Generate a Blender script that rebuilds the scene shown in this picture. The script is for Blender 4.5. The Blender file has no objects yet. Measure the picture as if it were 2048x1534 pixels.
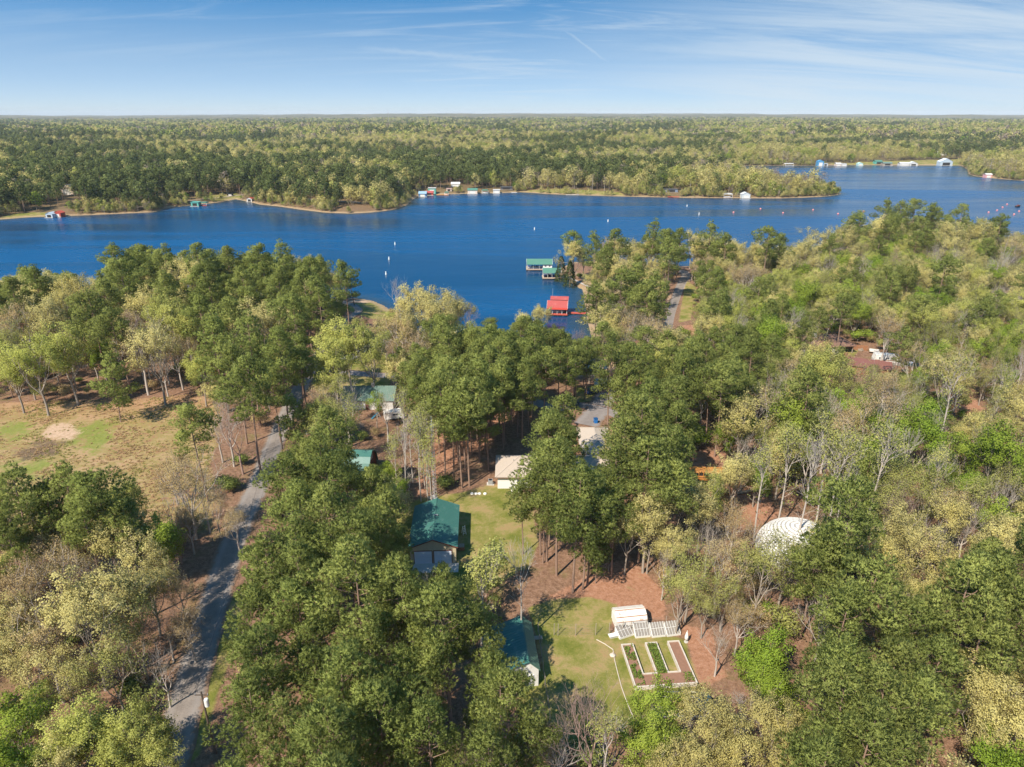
import bpy, bmesh, math, random
import numpy as np
from mathutils import Vector, Matrix

# ---------------------------------------------------------------- camera, sky, sun, exposure
S = bpy.context.scene
COL = S.collection
CAM_H, PITCH, F = 75.0, math.radians(21.6), 24.0 / 36.0 * 2048.0
cd = bpy.data.cameras.new('camera'); cam = bpy.data.objects.new('camera', cd); COL.objects.link(cam)
cam.location = (0, 0, CAM_H); cam.rotation_euler = (math.pi / 2 - PITCH, 0, 0)
cd.sensor_width = 36; cd.lens = 24; cd.clip_start = 0.5; cd.clip_end = 60000
S.camera = cam

SUN_EL, SUN_AZ = math.radians(47), math.radians(217.5)
W = bpy.data.worlds.new('World'); S.world = W; W.use_nodes = True

class NT:
    """small helper that adds nodes to a tree"""
    def __init__(s, tree): s.t = tree; s.t.nodes.clear()
    def n(s, kind, props=None, ins=None, out=0):
        nd = s.t.nodes.new(kind)
        for k, v in (props or {}).items(): setattr(nd, k, v)
        for k, v in (ins or {}).items():
            sock = nd.inputs[k]
            if isinstance(v, bpy.types.NodeSocket): s.t.links.new(v, sock)
            else:
                if sock.type == 'RGBA' and len(v) == 3: v = (*v, 1)
                sock.default_value = v
        return nd if out is None or not len(nd.outputs) else nd.outputs[out]
    def math(s, op, a, b=0.0, c=0.0, clamp=False):
        return s.n('ShaderNodeMath', {'operation': op, 'use_clamp': clamp}, {0: a, 1: b, 2: c})
    def mix(s, f, a, b, blend='MIX'):
        nd = s.n('ShaderNodeMix', {'data_type': 'RGBA', 'blend_type': blend}, {0: f, 6: a, 7: b}, None)
        return nd.outputs[2]
    def noise(s, vec, scale, detail=4, rough=0.55, dist=0.0):
        return s.n('ShaderNodeTexNoise', {}, {'Vector': vec, 'Scale': scale, 'Detail': detail, 'Roughness': rough, 'Distortion': dist})
    def ramp(s, f, stops):
        nd = s.n('ShaderNodeValToRGB', {}, {0: f}, None)
        e = nd.color_ramp.elements
        while len(e) < len(stops): e.new(0.5)
        for k, (p, c) in zip(e, stops): k.position = p; k.color = (*c, 1) if len(c) == 3 else c
        return nd.outputs[0]
    def sstep(s, x, a, b):
        return s.n('ShaderNodeMapRange', {'interpolation_type': 'SMOOTHSTEP'}, {0: x, 1: a, 2: b, 3: 0.0, 4: 1.0})
    def scale(s, v, xyz):
        return s.n('ShaderNodeVectorMath', {'operation': 'MULTIPLY'}, {0: v, 1: xyz})

def build_world():
    g = NT(W.node_tree)
    d = g.n('ShaderNodeTexCoord')                                   # Generated = view direction
    sep = g.n('ShaderNodeSeparateXYZ', {}, {0: d}, None)
    x, y, z = sep.outputs
    zc = g.math('MAXIMUM', z, 0.0)
    lift = g.math('SUBTRACT', 1.0, g.math('EXPONENT', g.math('MULTIPLY', zc, -9.0)))
    z2 = g.math('ADD', g.math('MULTIPLY_ADD', lift, 0.75, 0.0), g.math('ADD', zc, 0.035))
    v = g.n('ShaderNodeVectorMath', {'operation': 'NORMALIZE'}, {0: g.n('ShaderNodeCombineXYZ', {}, {0: x, 1: y, 2: z2})})
    sky = g.n('ShaderNodeTexSky', {'sky_type': 'NISHITA', 'sun_disc': False, 'sun_elevation': SUN_EL, 'sun_rotation': SUN_AZ,
                                   'altitude': 80, 'air_density': 1.0, 'dust_density': 0.35, 'ozone_density': 4.0}, {0: v})
    sky = g.n('ShaderNodeHueSaturation', {}, {'Hue': 0.487, 'Saturation': 1.5, 'Value': 1.25, 'Color': sky})
    # thin cirrus: coordinates on a flat layer far overhead, drawn out into streaks
    zl = g.math('ADD', zc, 0.16)
    u, w = g.math('DIVIDE', x, zl), g.math('DIVIDE', y, zl)
    p = g.n('ShaderNodeCombineXYZ', {}, {0: u, 1: w, 2: 0.0})
    rot = g.n('ShaderNodeMapping', {}, {'Vector': p, 'Rotation': (0, 0, math.radians(-24)), 'Scale': (0.30, 1.5, 1)})
    n1 = g.noise(rot, 2.6, 9, 0.66, 0.9)
    n2 = g.noise(p, 0.35, 3, 0.5)
    dens = g.math('MULTIPLY', g.sstep(n1, 0.45, 0.74), g.sstep(n2, 0.34, 0.60))
    veil = g.math('MULTIPLY', g.sstep(g.noise(rot, 1.1, 9, 0.68, 0.8), 0.30, 0.62), g.sstep(u, -0.1, 1.9))
    dens = g.math('MAXIMUM', g.math('MULTIPLY', g.math('MULTIPLY', dens, 0.5), g.sstep(u, -4.5, 0.5)), g.math('MULTIPLY', veil, 0.72))
    yp = g.math('MAXIMUM', y, 0.05)
    q = g.n('ShaderNodeCombineXYZ', {}, {0: g.math('DIVIDE', x, yp), 1: g.math('DIVIDE', z, yp), 2: 0.0})
    frayed = g.n('ShaderNodeVectorMath', {'operation': 'MULTIPLY_ADD'}, {0: g.n('ShaderNodeTexNoise', {}, {'Vector': q, 'Scale': 90.0, 'Detail': 3.0}, 1), 1: (.007, .007, 0), 2: q})
    for (ax, ay), (bx, by), wd, st in (((.070, .110), (.136, .066), .0030, .34), ((.164, .106), (.30, .087), .0022, .26), ((-.2, .086), (.0, .07), .0055, .3)):   # old vapour trails
        L2 = (bx - ax) ** 2 + (by - ay) ** 2
        r = g.n('ShaderNodeVectorMath', {'operation': 'SUBTRACT'}, {0: frayed, 1: (ax - .002, ay - .002, 0)})
        t = g.math('DIVIDE', g.n('ShaderNodeVectorMath', {'operation': 'DOT_PRODUCT'}, {0: r, 1: (bx - ax, by - ay, 0)}, 1), L2, 0, True)
        e = g.n('ShaderNodeVectorMath', {'operation': 'SUBTRACT'}, {0: r, 1: g.n('ShaderNodeCombineXYZ', {}, {0: g.math('MULTIPLY', t, bx - ax), 1: g.math('MULTIPLY', t, by - ay)})})
        dist = g.n('ShaderNodeVectorMath', {'operation': 'LENGTH'}, {0: e}, 1)
        taper = g.math('MULTIPLY', g.sstep(dist, wd, 0.0), g.math('MULTIPLY', st, g.math('POWER', g.math('MULTIPLY', g.math('MULTIPLY', t, 4.0), g.math('SUBTRACT', 1.0, t)), 0.6)))
        dens = g.math('MAXIMUM', dens, g.math('MULTIPLY', taper, g.sstep(y, 0.05, 0.3)))
    low = g.math('MULTIPLY', g.math('EXPONENT', g.math('MULTIPLY', zc, -9.5)), g.sstep(zc, 0.22, 0.06))
    col = g.mix(g.math('MULTIPLY', low, 0.97), sky, (3.5, 4.05, 4.5))
    col = g.mix(dens, col, (3.9, 4.5, 5.0))
    bg = g.n('ShaderNodeBackground', {}, {0: col, 1: 0.11})
    g.n('ShaderNodeOutputWorld', {}, {0: bg})
build_world()

ld = bpy.data.lights.new('sun', 'SUN'); sun = bpy.data.objects.new('sun', ld); COL.objects.link(sun)
ld.energy = 4.9; ld.angle = math.radians(0.53); ld.color = (1.0, 0.91, 0.77)
SD = Vector((math.sin(SUN_AZ) * math.cos(SUN_EL), math.cos(SUN_AZ) * math.cos(SUN_EL), math.sin(SUN_EL)))
sun.rotation_euler = (-SD).to_track_quat('-Z', 'Y').to_euler(); sun.location = (0, -40, 160)

vs = S.view_settings
S.display_settings.display_device = 'sRGB'
vs.view_transform = 'Standard'; vs.look = 'None'; vs.gamma = 1; vs.use_curve_mapping = False; vs.exposure = 0.68
S.cycles.use_denoising = True
S.cycles.max_bounces = 6; S.cycles.diffuse_bounces = 3; S.cycles.glossy_bounces = 3
S.cycles.transmission_bounces = 4; S.cycles.transparent_max_bounces = 6; S.cycles.volume_bounces = 0
S.cycles.sample_clamp_indirect = 6

# ---------------------------------------------------------------- where a pixel of the 2048-wide photograph meets the level z
CP, SP = math.cos(PITCH), math.sin(PITCH)
def at(px, py, z):
    dx, dy = (np.asarray(px, float) - 1024) / F, (767 - np.asarray(py, float)) / F
    dz = -SP + dy * CP
    t = (z - CAM_H) / dz
    return dx * t, (CP + dy * SP) * t
def px_of(x, y, z):
    x, y, z = np.asarray(x, float), np.asarray(y, float), np.asarray(z, float) - CAM_H
    dep = np.maximum(y * CP - z * SP, 0.1)
    return 1024 + F * x / dep, 767 - F * (y * SP + z * CP) / dep, dep
def poly_at(pts, z): return np.array([at(px, py, z) for px, py in pts])

def in_poly(poly, x, y):
    x, y = np.asarray(x, float), np.asarray(y, float); inside = np.zeros(x.shape, bool)
    a, n = np.asarray(poly, float), len(poly)
    for i in range(n):
        x0, y0 = a[i]; x1, y1 = a[(i + 1) % n]
        if y0 == y1: continue
        c = (y0 > y) != (y1 > y)
        inside ^= c & (x < (x1 - x0) * (y - y0) / (y1 - y0) + x0)
    return inside
def dist_line(poly, x, y, closed=True):
    x, y = np.asarray(x, float), np.asarray(y, float); best = np.full(x.shape, 1e12)
    a, n = np.asarray(poly, float), len(poly)
    for i in range(n if closed else n - 1):
        ax, ay = a[i]; bx, by = a[(i + 1) % n]; vx, vy = bx - ax, by - ay
        L = vx * vx + vy * vy + 1e-9
        t = np.clip(((x - ax) * vx + (y - ay) * vy) / L, 0, 1)
        best = np.minimum(best, (x - ax - t * vx) ** 2 + (y - ay - t * vy) ** 2)
    return np.sqrt(best)
def sdist(poly, x, y):                                              # positive inside
    d = dist_line(poly, x, y); return np.where(in_poly(poly, x, y), d, -d)
def smooth(pts, it=2):
    p = np.asarray(pts, float)
    for _ in range(it):
        q = np.roll(p, -1, 0); p = np.stack([0.75 * p + 0.25 * q, 0.25 * p + 0.75 * q], 1).reshape(-1, 2)
    return p

# ---------------------------------------------------------------- the lake and the lie of the land
SHORE = [(-500, 462), (-200, 447), (0, 439), (60, 434), (130, 432), (220, 428), (310, 424), (335, 415), (380, 411), (450, 403), (470, 398), (496, 403),
         (520, 409), (560, 413), (600, 419), (650, 425), (700, 427), (740, 425), (790, 419), (815, 409), (824, 400), (836, 392), (870, 389),
         (930, 387), (1000, 386), (1040, 384), (1100, 388), (1150, 390), (1250, 393), (1350, 395), (1450, 396), (1560, 396.5), (1610, 395),
         (1650, 393), (1674, 390), (1682, 387), (1676, 385.5), (1640, 383), (1600, 380), (1560, 377), (1510, 370), (1470, 358), (1440, 344),
         (1436, 333), (1500, 331), (1560, 331), (1620, 331), (1700, 330), (1800, 330.5), (1880, 330.5), (1922, 331), (1934, 338), (1938, 349), (1955, 353),
         (2000, 358), (2060, 362), (2200, 372), (2600, 400), (2600, 600), (2300, 560), (2048, 520), (1960, 492), (1900, 482), (1830, 479), (1760, 483),
         (1700, 492), (1650, 505), (1590, 519), (1520, 526), (1450, 531), (1365, 533), (1280, 531), (1200, 527), (1150, 524), (1122, 536), (1118, 549),
         (1132, 557), (1150, 571), (1166, 579), (1169, 598), (1174, 625), (1180, 660), (1190, 700), (1222, 735), (1190, 752), (1120, 746), (1050, 726), (950, 706),
         (880, 690), (830, 662), (795, 630), (766, 611), (745, 602), (718, 597), (690, 597), (600, 592), (450, 588), (300, 592), (200, 602), (100, 612), (0, 622), (-200, 640), (-500, 660)]
LAKE = poly_at(SHORE, 0.0)
def wave(x, y, L, s):
    k = 2 * math.pi / L
    return (np.sin(k * (x * .8 + y * .6) + s) + np.sin(k * 1.37 * (-.5 * x + .87 * y) + 2.1 * s) + np.sin(k * 1.9 * (.95 * x - .3 * y) + 3.7 * s) * .6) / 2.6
def sst(v, a, b): t = np.clip((v - a) / (b - a), 0, 1); return t * t * (3 - 2 * t)
def land(x, y, sd=None):
    x, y = np.asarray(x, float), np.asarray(y, float)
    if sd is None: sd = -sdist(LAKE, x, y)
    h = np.where(sd > 0, 0.12 + 4.88 * (1 - np.exp(-np.maximum(sd, 0) / 26.0)), np.maximum(-3.0, sd * 0.2))
    r = np.hypot(x, y); az = x / np.maximum(y, 1)
    far = sst(r, 700, 2000) * sst(sd, 0, 250) * (1 - .6 * sst(r, 2600, 4200))
    h = h + far * (3 + 12 * wave(x, y, 1000, 1.3) + 8 * wave(x, y, 420, 4.1))
    mid = sst(r, 1700, 4000) * (1 - 0.8 * sst(-az, 0.12, 0.5))
    h = h + mid * (6 + 7 * wave(x, y, 2300, 0.4))
    h = h + sst(r, 5400, 9500) * (22 + 22 * sst(az, -.42, -.05) * (1 - sst(az, .22, .6)) + 14 * wave(x, y, 5200, 2.2) + 9 * wave(x, y, 1500, 5.2))
    return h
def gz(x, y): return float(land(np.array([x]), np.array([y]))[0])
def ground_at(px, py):                                              # pixel -> point on the ground
    z = 5.0
    for _ in range(8):
        x, y = at(px, py, z); z = 0.5 * z + 0.5 * gz(float(x), float(y))
    return float(x), float(y), z
def gpoly(pts):
    return np.array([ground_at(*p)[:2] for p in pts])

# ---------------------------------------------------------------- object helpers
def tag(o, label=None, cat=None, group=None, kind=None):
    if label: o['label'] = label
    if cat: o['category'] = cat
    if group: o['group'] = group
    if kind: o['kind'] = kind
    return o
def thing(name, label, cat, loc=(0, 0, 0), rot=0.0, group=None):
    o = bpy.data.objects.new(name, None); COL.objects.link(o)
    o.location = loc; o.rotation_euler = (0, 0, rot); o.empty_display_size = 0.5
    return tag(o, label, cat, group)
def link(name, me, parent=None):
    o = bpy.data.objects.new(name, me); COL.objects.link(o)
    if parent is not None: o.parent = parent
    return o
def copy_tree(root, loc, rot, label=None, group=None):
    r = root.copy(); COL.objects.link(r); r.location = loc; r.rotation_euler = (0, 0, rot)
    if label: r['label'] = label
    if group: r['group'] = group
    for ch in list(root.children):
        c = ch.copy(); COL.objects.link(c); c.parent = r
        for gch in list(ch.children):
            e = gch.copy(); COL.objects.link(e); e.parent = c
    return r

class MB:
    """collects shapes in local metres; build() links them as one mesh object"""
    def __init__(s): s.v = []; s.f = []
    def add(s, vs, fs):
        o = len(s.v); s.v += [tuple(p) for p in vs]; s.f += [tuple(i + o for i in f) for f in fs]; return s
    def box(s, x0, x1, y0, y1, z0, z1):
        return s.add([(x0, y0, z0), (x1, y0, z0), (x1, y1, z0), (x0, y1, z0), (x0, y0, z1), (x1, y0, z1), (x1, y1, z1), (x0, y1, z1)],
                     [(0, 3, 2, 1), (4, 5, 6, 7), (0, 1, 5, 4), (1, 2, 6, 5), (2, 3, 7, 6), (3, 0, 4, 7)])
    def prism(s, poly, off):                                        # polygon swept along a vector
        n = len(poly); off = Vector(off); a = [Vector(p) for p in poly]; b = [p + off for p in a]
        return s.add(a + b, [tuple(range(n))[::-1], tuple(range(n, 2 * n))] + [(i, (i + 1) % n, n + (i + 1) % n, n + i) for i in range(n)])
    def slab(s, quad, t):                                           # plate of thickness t along its normal (downwards)
        q = [Vector(p) for p in quad]; nrm = (q[1] - q[0]).cross(q[2] - q[0]).normalized()
        return s.prism(q, -nrm * t)
    def bar(s, p0, p1, w, h=None):
        p0, p1 = Vector(p0), Vector(p1); d = (p1 - p0).normalized(); h = h or w
        up = Vector((0, 0, 1)) if abs(d.z) < 0.9 else Vector((0, 1, 0))
        a = d.cross(up).normalized() * w / 2; b = a.cross(d).normalized() * h / 2
        return s.prism([p0 + a + b, p0 - a + b, p0 - a - b, p0 + a - b], p1 - p0)
    def tube(s, pts, r, n=6, caps=True):
        pts = [Vector(p) for p in pts]; rs = r if isinstance(r, (list, tuple)) else [r] * len(pts); o = []
        for i, p in enumerate(pts):
            d = (pts[min(i + 1, len(pts) - 1)] - pts[max(i - 1, 0)]).normalized()
            up = Vector((0, 0, 1)) if abs(d.z) < 0.9 else Vector((1, 0, 0))
            a = d.cross(up).normalized(); b = a.cross(d)
            o += [p + (a * math.cos(2 * math.pi * k / n) + b * math.sin(2 * math.pi * k / n)) * rs[i] for k in range(n)]
        fs = [(i * n + k, i * n + (k + 1) % n, (i + 1) * n + (k + 1) % n, (i + 1) * n + k) for i in range(len(pts) - 1) for k in range(n)]
        if caps: fs += [tuple(range(n))[::-1], tuple((len(pts) - 1) * n + k for k in range(n))]
        return s.add(o, fs)
    def lathe(s, prof, n=12, c=(0, 0)):
        o = [(c[0] + r * math.cos(2 * math.pi * k / n), c[1] + r * math.sin(2 * math.pi * k / n), z) for r, z in prof for k in range(n)]
        fs = [(i * n + k, i * n + (k + 1) % n, (i + 1) * n + (k + 1) % n, (i + 1) * n + k) for i in range(len(prof) - 1) for k in range(n)]
        fs += [tuple(range(n))[::-1], tuple((len(prof) - 1) * n + k for k in range(n))]
        return s.add(o, fs)
    def mesh(s, name, mat):
        me = bpy.data.meshes.new(name); me.from_pydata(s.v, [], s.f); me.validate()
        bm = bmesh.new(); bm.from_mesh(me); bmesh.ops.recalc_face_normals(bm, faces=bm.faces); bm.to_mesh(me); bm.free()
        me.materials.append(mat); return me
    def build(s, name, mat, parent=None): return link(name, s.mesh(name, mat), parent)

# ---------------------------------------------------------------- materials
def new_mat(name):
    m = bpy.data.materials.new(name); m.use_nodes = True; return m, NT(m.node_tree)
MATS = {}
def surf(name, c, rough=0.7, var=0.18, scale=1.5, metal=0.0, stain=None, spec=0.4, stretch=(1, 1, 1)):
    """painted / wooden / metal surface with mottling and optional stains"""
    if name in MATS: return MATS[name]
    m, g = new_mat(name)
    tc = g.n('ShaderNodeTexCoord', {}, {}, None).outputs[3]
    v = g.scale(tc, stretch)
    n = g.noise(v, scale, 6, 0.65)
    f = g.math('MULTIPLY_ADD', n, 2 * var, 1 - var)
    col = g.mix(1.0, (*c, 1), g.n('ShaderNodeCombineXYZ', {}, {0: f, 1: f, 2: f}), 'MULTIPLY')
    if stain:
        col = g.mix(g.math('MULTIPLY', g.sstep(g.noise(v, scale * .8, 8, 0.7), 0.52, 0.68), 0.75), col, (*stain, 1))
    b = g.n('ShaderNodeBump', {}, {'Strength': 0.15, 'Distance': 0.02, 'Height': g.noise(v, scale * 8, 3)})
    p = g.n('ShaderNodeBsdfPrincipled', {}, {'Base Color': col, 'Roughness': rough, 'Metallic': metal, 'Specular IOR Level': spec, 'Normal': b})
    g.n('ShaderNodeOutputMaterial', {}, {0: p}); MATS[name] = m; return m
def leaf_mat(name, c, c2, trans=0.35, vary=0.35):
    m, g = new_mat(name)
    t = g.n('ShaderNodeAttribute', {'attribute_name': 'tint'}, {}, None).outputs[2]
    r = g.n('ShaderNodeObjectInfo', {}, {}, None).outputs[5]
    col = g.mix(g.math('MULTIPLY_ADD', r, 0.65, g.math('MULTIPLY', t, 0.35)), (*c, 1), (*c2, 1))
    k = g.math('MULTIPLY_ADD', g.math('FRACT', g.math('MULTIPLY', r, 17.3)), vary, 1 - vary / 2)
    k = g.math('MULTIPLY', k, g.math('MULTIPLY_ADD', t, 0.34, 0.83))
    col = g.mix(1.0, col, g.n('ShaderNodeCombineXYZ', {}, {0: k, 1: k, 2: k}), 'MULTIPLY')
    a = g.n('ShaderNodeBsdfDiffuse', {}, {0: col}); b = g.n('ShaderNodeBsdfTranslucent', {}, {0: col})
    s = g.n('ShaderNodeMixShader', {}, {0: trans, 1: a, 2: b})
    g.n('ShaderNodeOutputMaterial', {}, {0: s}); return m
# ---------------------------------------------------------------- zones of the ground (pixel outlines carried down to the ground)
Z_LAWN = [gpoly(p) for p in [
    [(925, 985), (985, 970), (1040, 975), (1062, 1010), (1075, 1090), (1060, 1130), (1000, 1165), (945, 1190), (900, 1210), (860, 1190), (830, 1140), (790, 1110), (780, 1040), (830, 1000)],
    [(1055, 1215), (1110, 1200), (1180, 1195), (1235, 1210), (1215, 1265), (1270, 1270), (1370, 1275), (1395, 1380), (1360, 1420), (1250, 1450), (1100, 1500), (1040, 1480), (1040, 1380), (1090, 1330)],
    [(715, 606), (755, 604), (775, 620), (765, 640), (735, 635), (690, 618), (690, 606)],
    [(640, 700), (760, 690), (790, 740), (770, 790), (640, 790), (620, 760)],
    [(1125, 556), (1150, 570), (1168, 577), (1170, 590), (1150, 585), (1125, 566)],
    [(1372, 560), (1392, 575), (1380, 640), (1358, 645)],
    [(1670, 700), (1720, 697), (1705, 715), (1690, 728), (1660, 725)],
    [(1000, 386), (1060, 380), (1130, 378), (1240, 384), (1250, 392), (1120, 387), (1050, 384)],
    [(0, 432), (60, 424), (100, 426), (95, 432), (0, 440)], [(390, 392), (470, 386), (490, 393), (430, 404)],
    [(470, 1180), (500, 1190), (420, 1440), (390, 1534), (345, 1534), (400, 1380)], [(575, 830), (600, 800), (570, 900), (545, 960), (530, 1000), (520, 1000), (550, 900)],
    [(1150, 775), (1200, 770), (1200, 800), (1150, 805)], [(1780, 322), (1930, 318), (1920, 329), (1700, 329), (1600, 329)]]]
Z_FIELD = [gpoly(p) for p in [[(-200, 830), (0, 806), (120, 800), (250, 800), (400, 788), (440, 815), (440, 860), (420, 930), (430, 1000), (420, 1060), (330, 1080), (260, 1030), (100, 1010), (0, 1010), (-200, 1050)]]]
Z_GREEN = [gpoly(p) for p in [[(140, 860), (200, 838), (235, 850), (225, 880), (180, 900), (150, 895)], [(0, 850), (60, 840), (70, 860), (10, 890)], [(20, 920), (110, 925), (60, 960), (0, 960)]]]
Z_SAND = [gpoly(p) for p in [[(80, 868), (105, 848), (135, 846), (156, 866), (146, 878), (110, 880)], [(1150, 545), (1180, 550), (1200, 575), (1168, 568)], [(690, 605), (716, 598), (765, 606), (765, 613), (716, 604)],
                             [(1352, 575), (1366, 545), (1382, 560), (1375, 580)], [(1330, 640), (1345, 590), (1336, 590), (1322, 640)]]]
Z_DARK = [gpoly(p) for p in [[(25, 905), (70, 880), (120, 882), (110, 905), (60, 920)]]]
Z_CLAY = [gpoly(p) for p in [[(1890, 780), (1950, 795), (1960, 815), (2048, 830), (2048, 850), (1940, 835), (1900, 810)], [(1360, 650), (1390, 650), (1400, 690), (1440, 720), (1400, 720), (1370, 690)],
                             [(1390, 900), (1450, 905), (1480, 960), (1540, 1000), (1560, 1030), (1490, 1060), (1430, 1000), (1380, 960)],
                             [(1085, 1200), (1160, 1160), (1250, 1115), (1330, 1180), (1330, 1240), (1260, 1235), (1180, 1195)], [(1360, 1250), (1420, 1260), (1450, 1350), (1400, 1380)],
                             [(830, 1000), (900, 940), (985, 880), (1050, 800), (1000, 780), (900, 830), (840, 930)]]]

def axis(lo, hi, a, b, step, grow):
    v = list(np.arange(a, b + 1e-6, step)); s = step
    while v[-1] < hi: s = min(s * (1 + grow), 450); v.append(v[-1] + s)
    s = step
    while v[0] > lo: s = min(s * (1 + grow), 450); v.insert(0, v[0] - s)
    return np.array(v)
def grid_mesh(name, xs, ys, zf):
    X, Y = np.meshgrid(xs, ys); sd = -sdist(LAKE, X, Y); Z = zf(X, Y, sd)
    n, m = len(xs), len(ys); me = bpy.data.meshes.new(name)
    co = np.stack([X, Y, Z], -1).reshape(-1, 3).astype('f4')
    i = (np.arange(m - 1)[:, None] * n + np.arange(n - 1)[None]).reshape(-1)
    q = np.stack([i, i + 1, i + n + 1, i + n], -1).astype('i4')
    fill_mesh(me, co, [q]); return me, X.reshape(-1), Y.reshape(-1), sd.reshape(-1)
def fill_mesh(me, co, faces, smooth_=True):
    me.vertices.add(len(co)); me.vertices.foreach_set('co', np.ascontiguousarray(co, 'f4').reshape(-1))
    faces = [f for f in faces if len(f)]
    tot = np.concatenate([np.full(len(f), f.shape[1], 'i4') for f in faces]); loops = np.concatenate([f.reshape(-1) for f in faces]).astype('i4')
    me.loops.add(len(loops)); me.loops.foreach_set('vertex_index', loops)
    me.polygons.add(len(tot)); st = np.concatenate([[0], np.cumsum(tot)[:-1]]).astype('i4')
    me.polygons.foreach_set('loop_start', st); me.polygons.foreach_set('loop_total', tot)
    me.polygons.foreach_set('use_smooth', np.full(len(tot), smooth_, bool)); me.update(calc_edges=True)
def fattr(me, name, v, dom='POINT'):
    a = me.attributes.new(name, 'FLOAT', dom); a.data.foreach_set('value', np.ascontiguousarray(v, 'f4'))

XS = axis(-16000, 16000, -165, 165, 1.5, 0.035); YS = axis(-400, 17000, 30, 330, 1.5, 0.012)
gme, GX, GY, GSD = grid_mesh('ground', XS, YS, lambda X, Y, sd: land(X, Y, sd))
def zone(polys, soft=1.6):
    soft = soft or 1.6
    w = np.zeros(len(GX), 'f4')
    for p in polys:
        lo, hi = p.min(0) - 12, p.max(0) + 12
        k = (GX > lo[0]) & (GX < hi[0]) & (GY > lo[1]) & (GY < hi[1])
        if k.any(): w[k] = np.maximum(w[k], np.clip(0.5 + sdist(p, GX[k], GY[k]) / (2 * soft), 0, 1))
    return w
for nm, zz in (('lawn', Z_LAWN), ('field', Z_FIELD), ('green', Z_GREEN), ('sand', Z_SAND), ('dark', Z_DARK), ('clay', Z_CLAY)): fattr(gme, nm, zone(zz, {'green': 5.5, 'dark': 3.5, 'sand': 2.2, 'field': 3.0}.get(nm)))
fattr(gme, 'shore', np.clip(1 - (GSD - 1.0) / 4.0, 0, 1) * (GSD > -30)); fattr(gme, 'far', sst(np.hypot(GX, GY), 350, 900))

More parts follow.
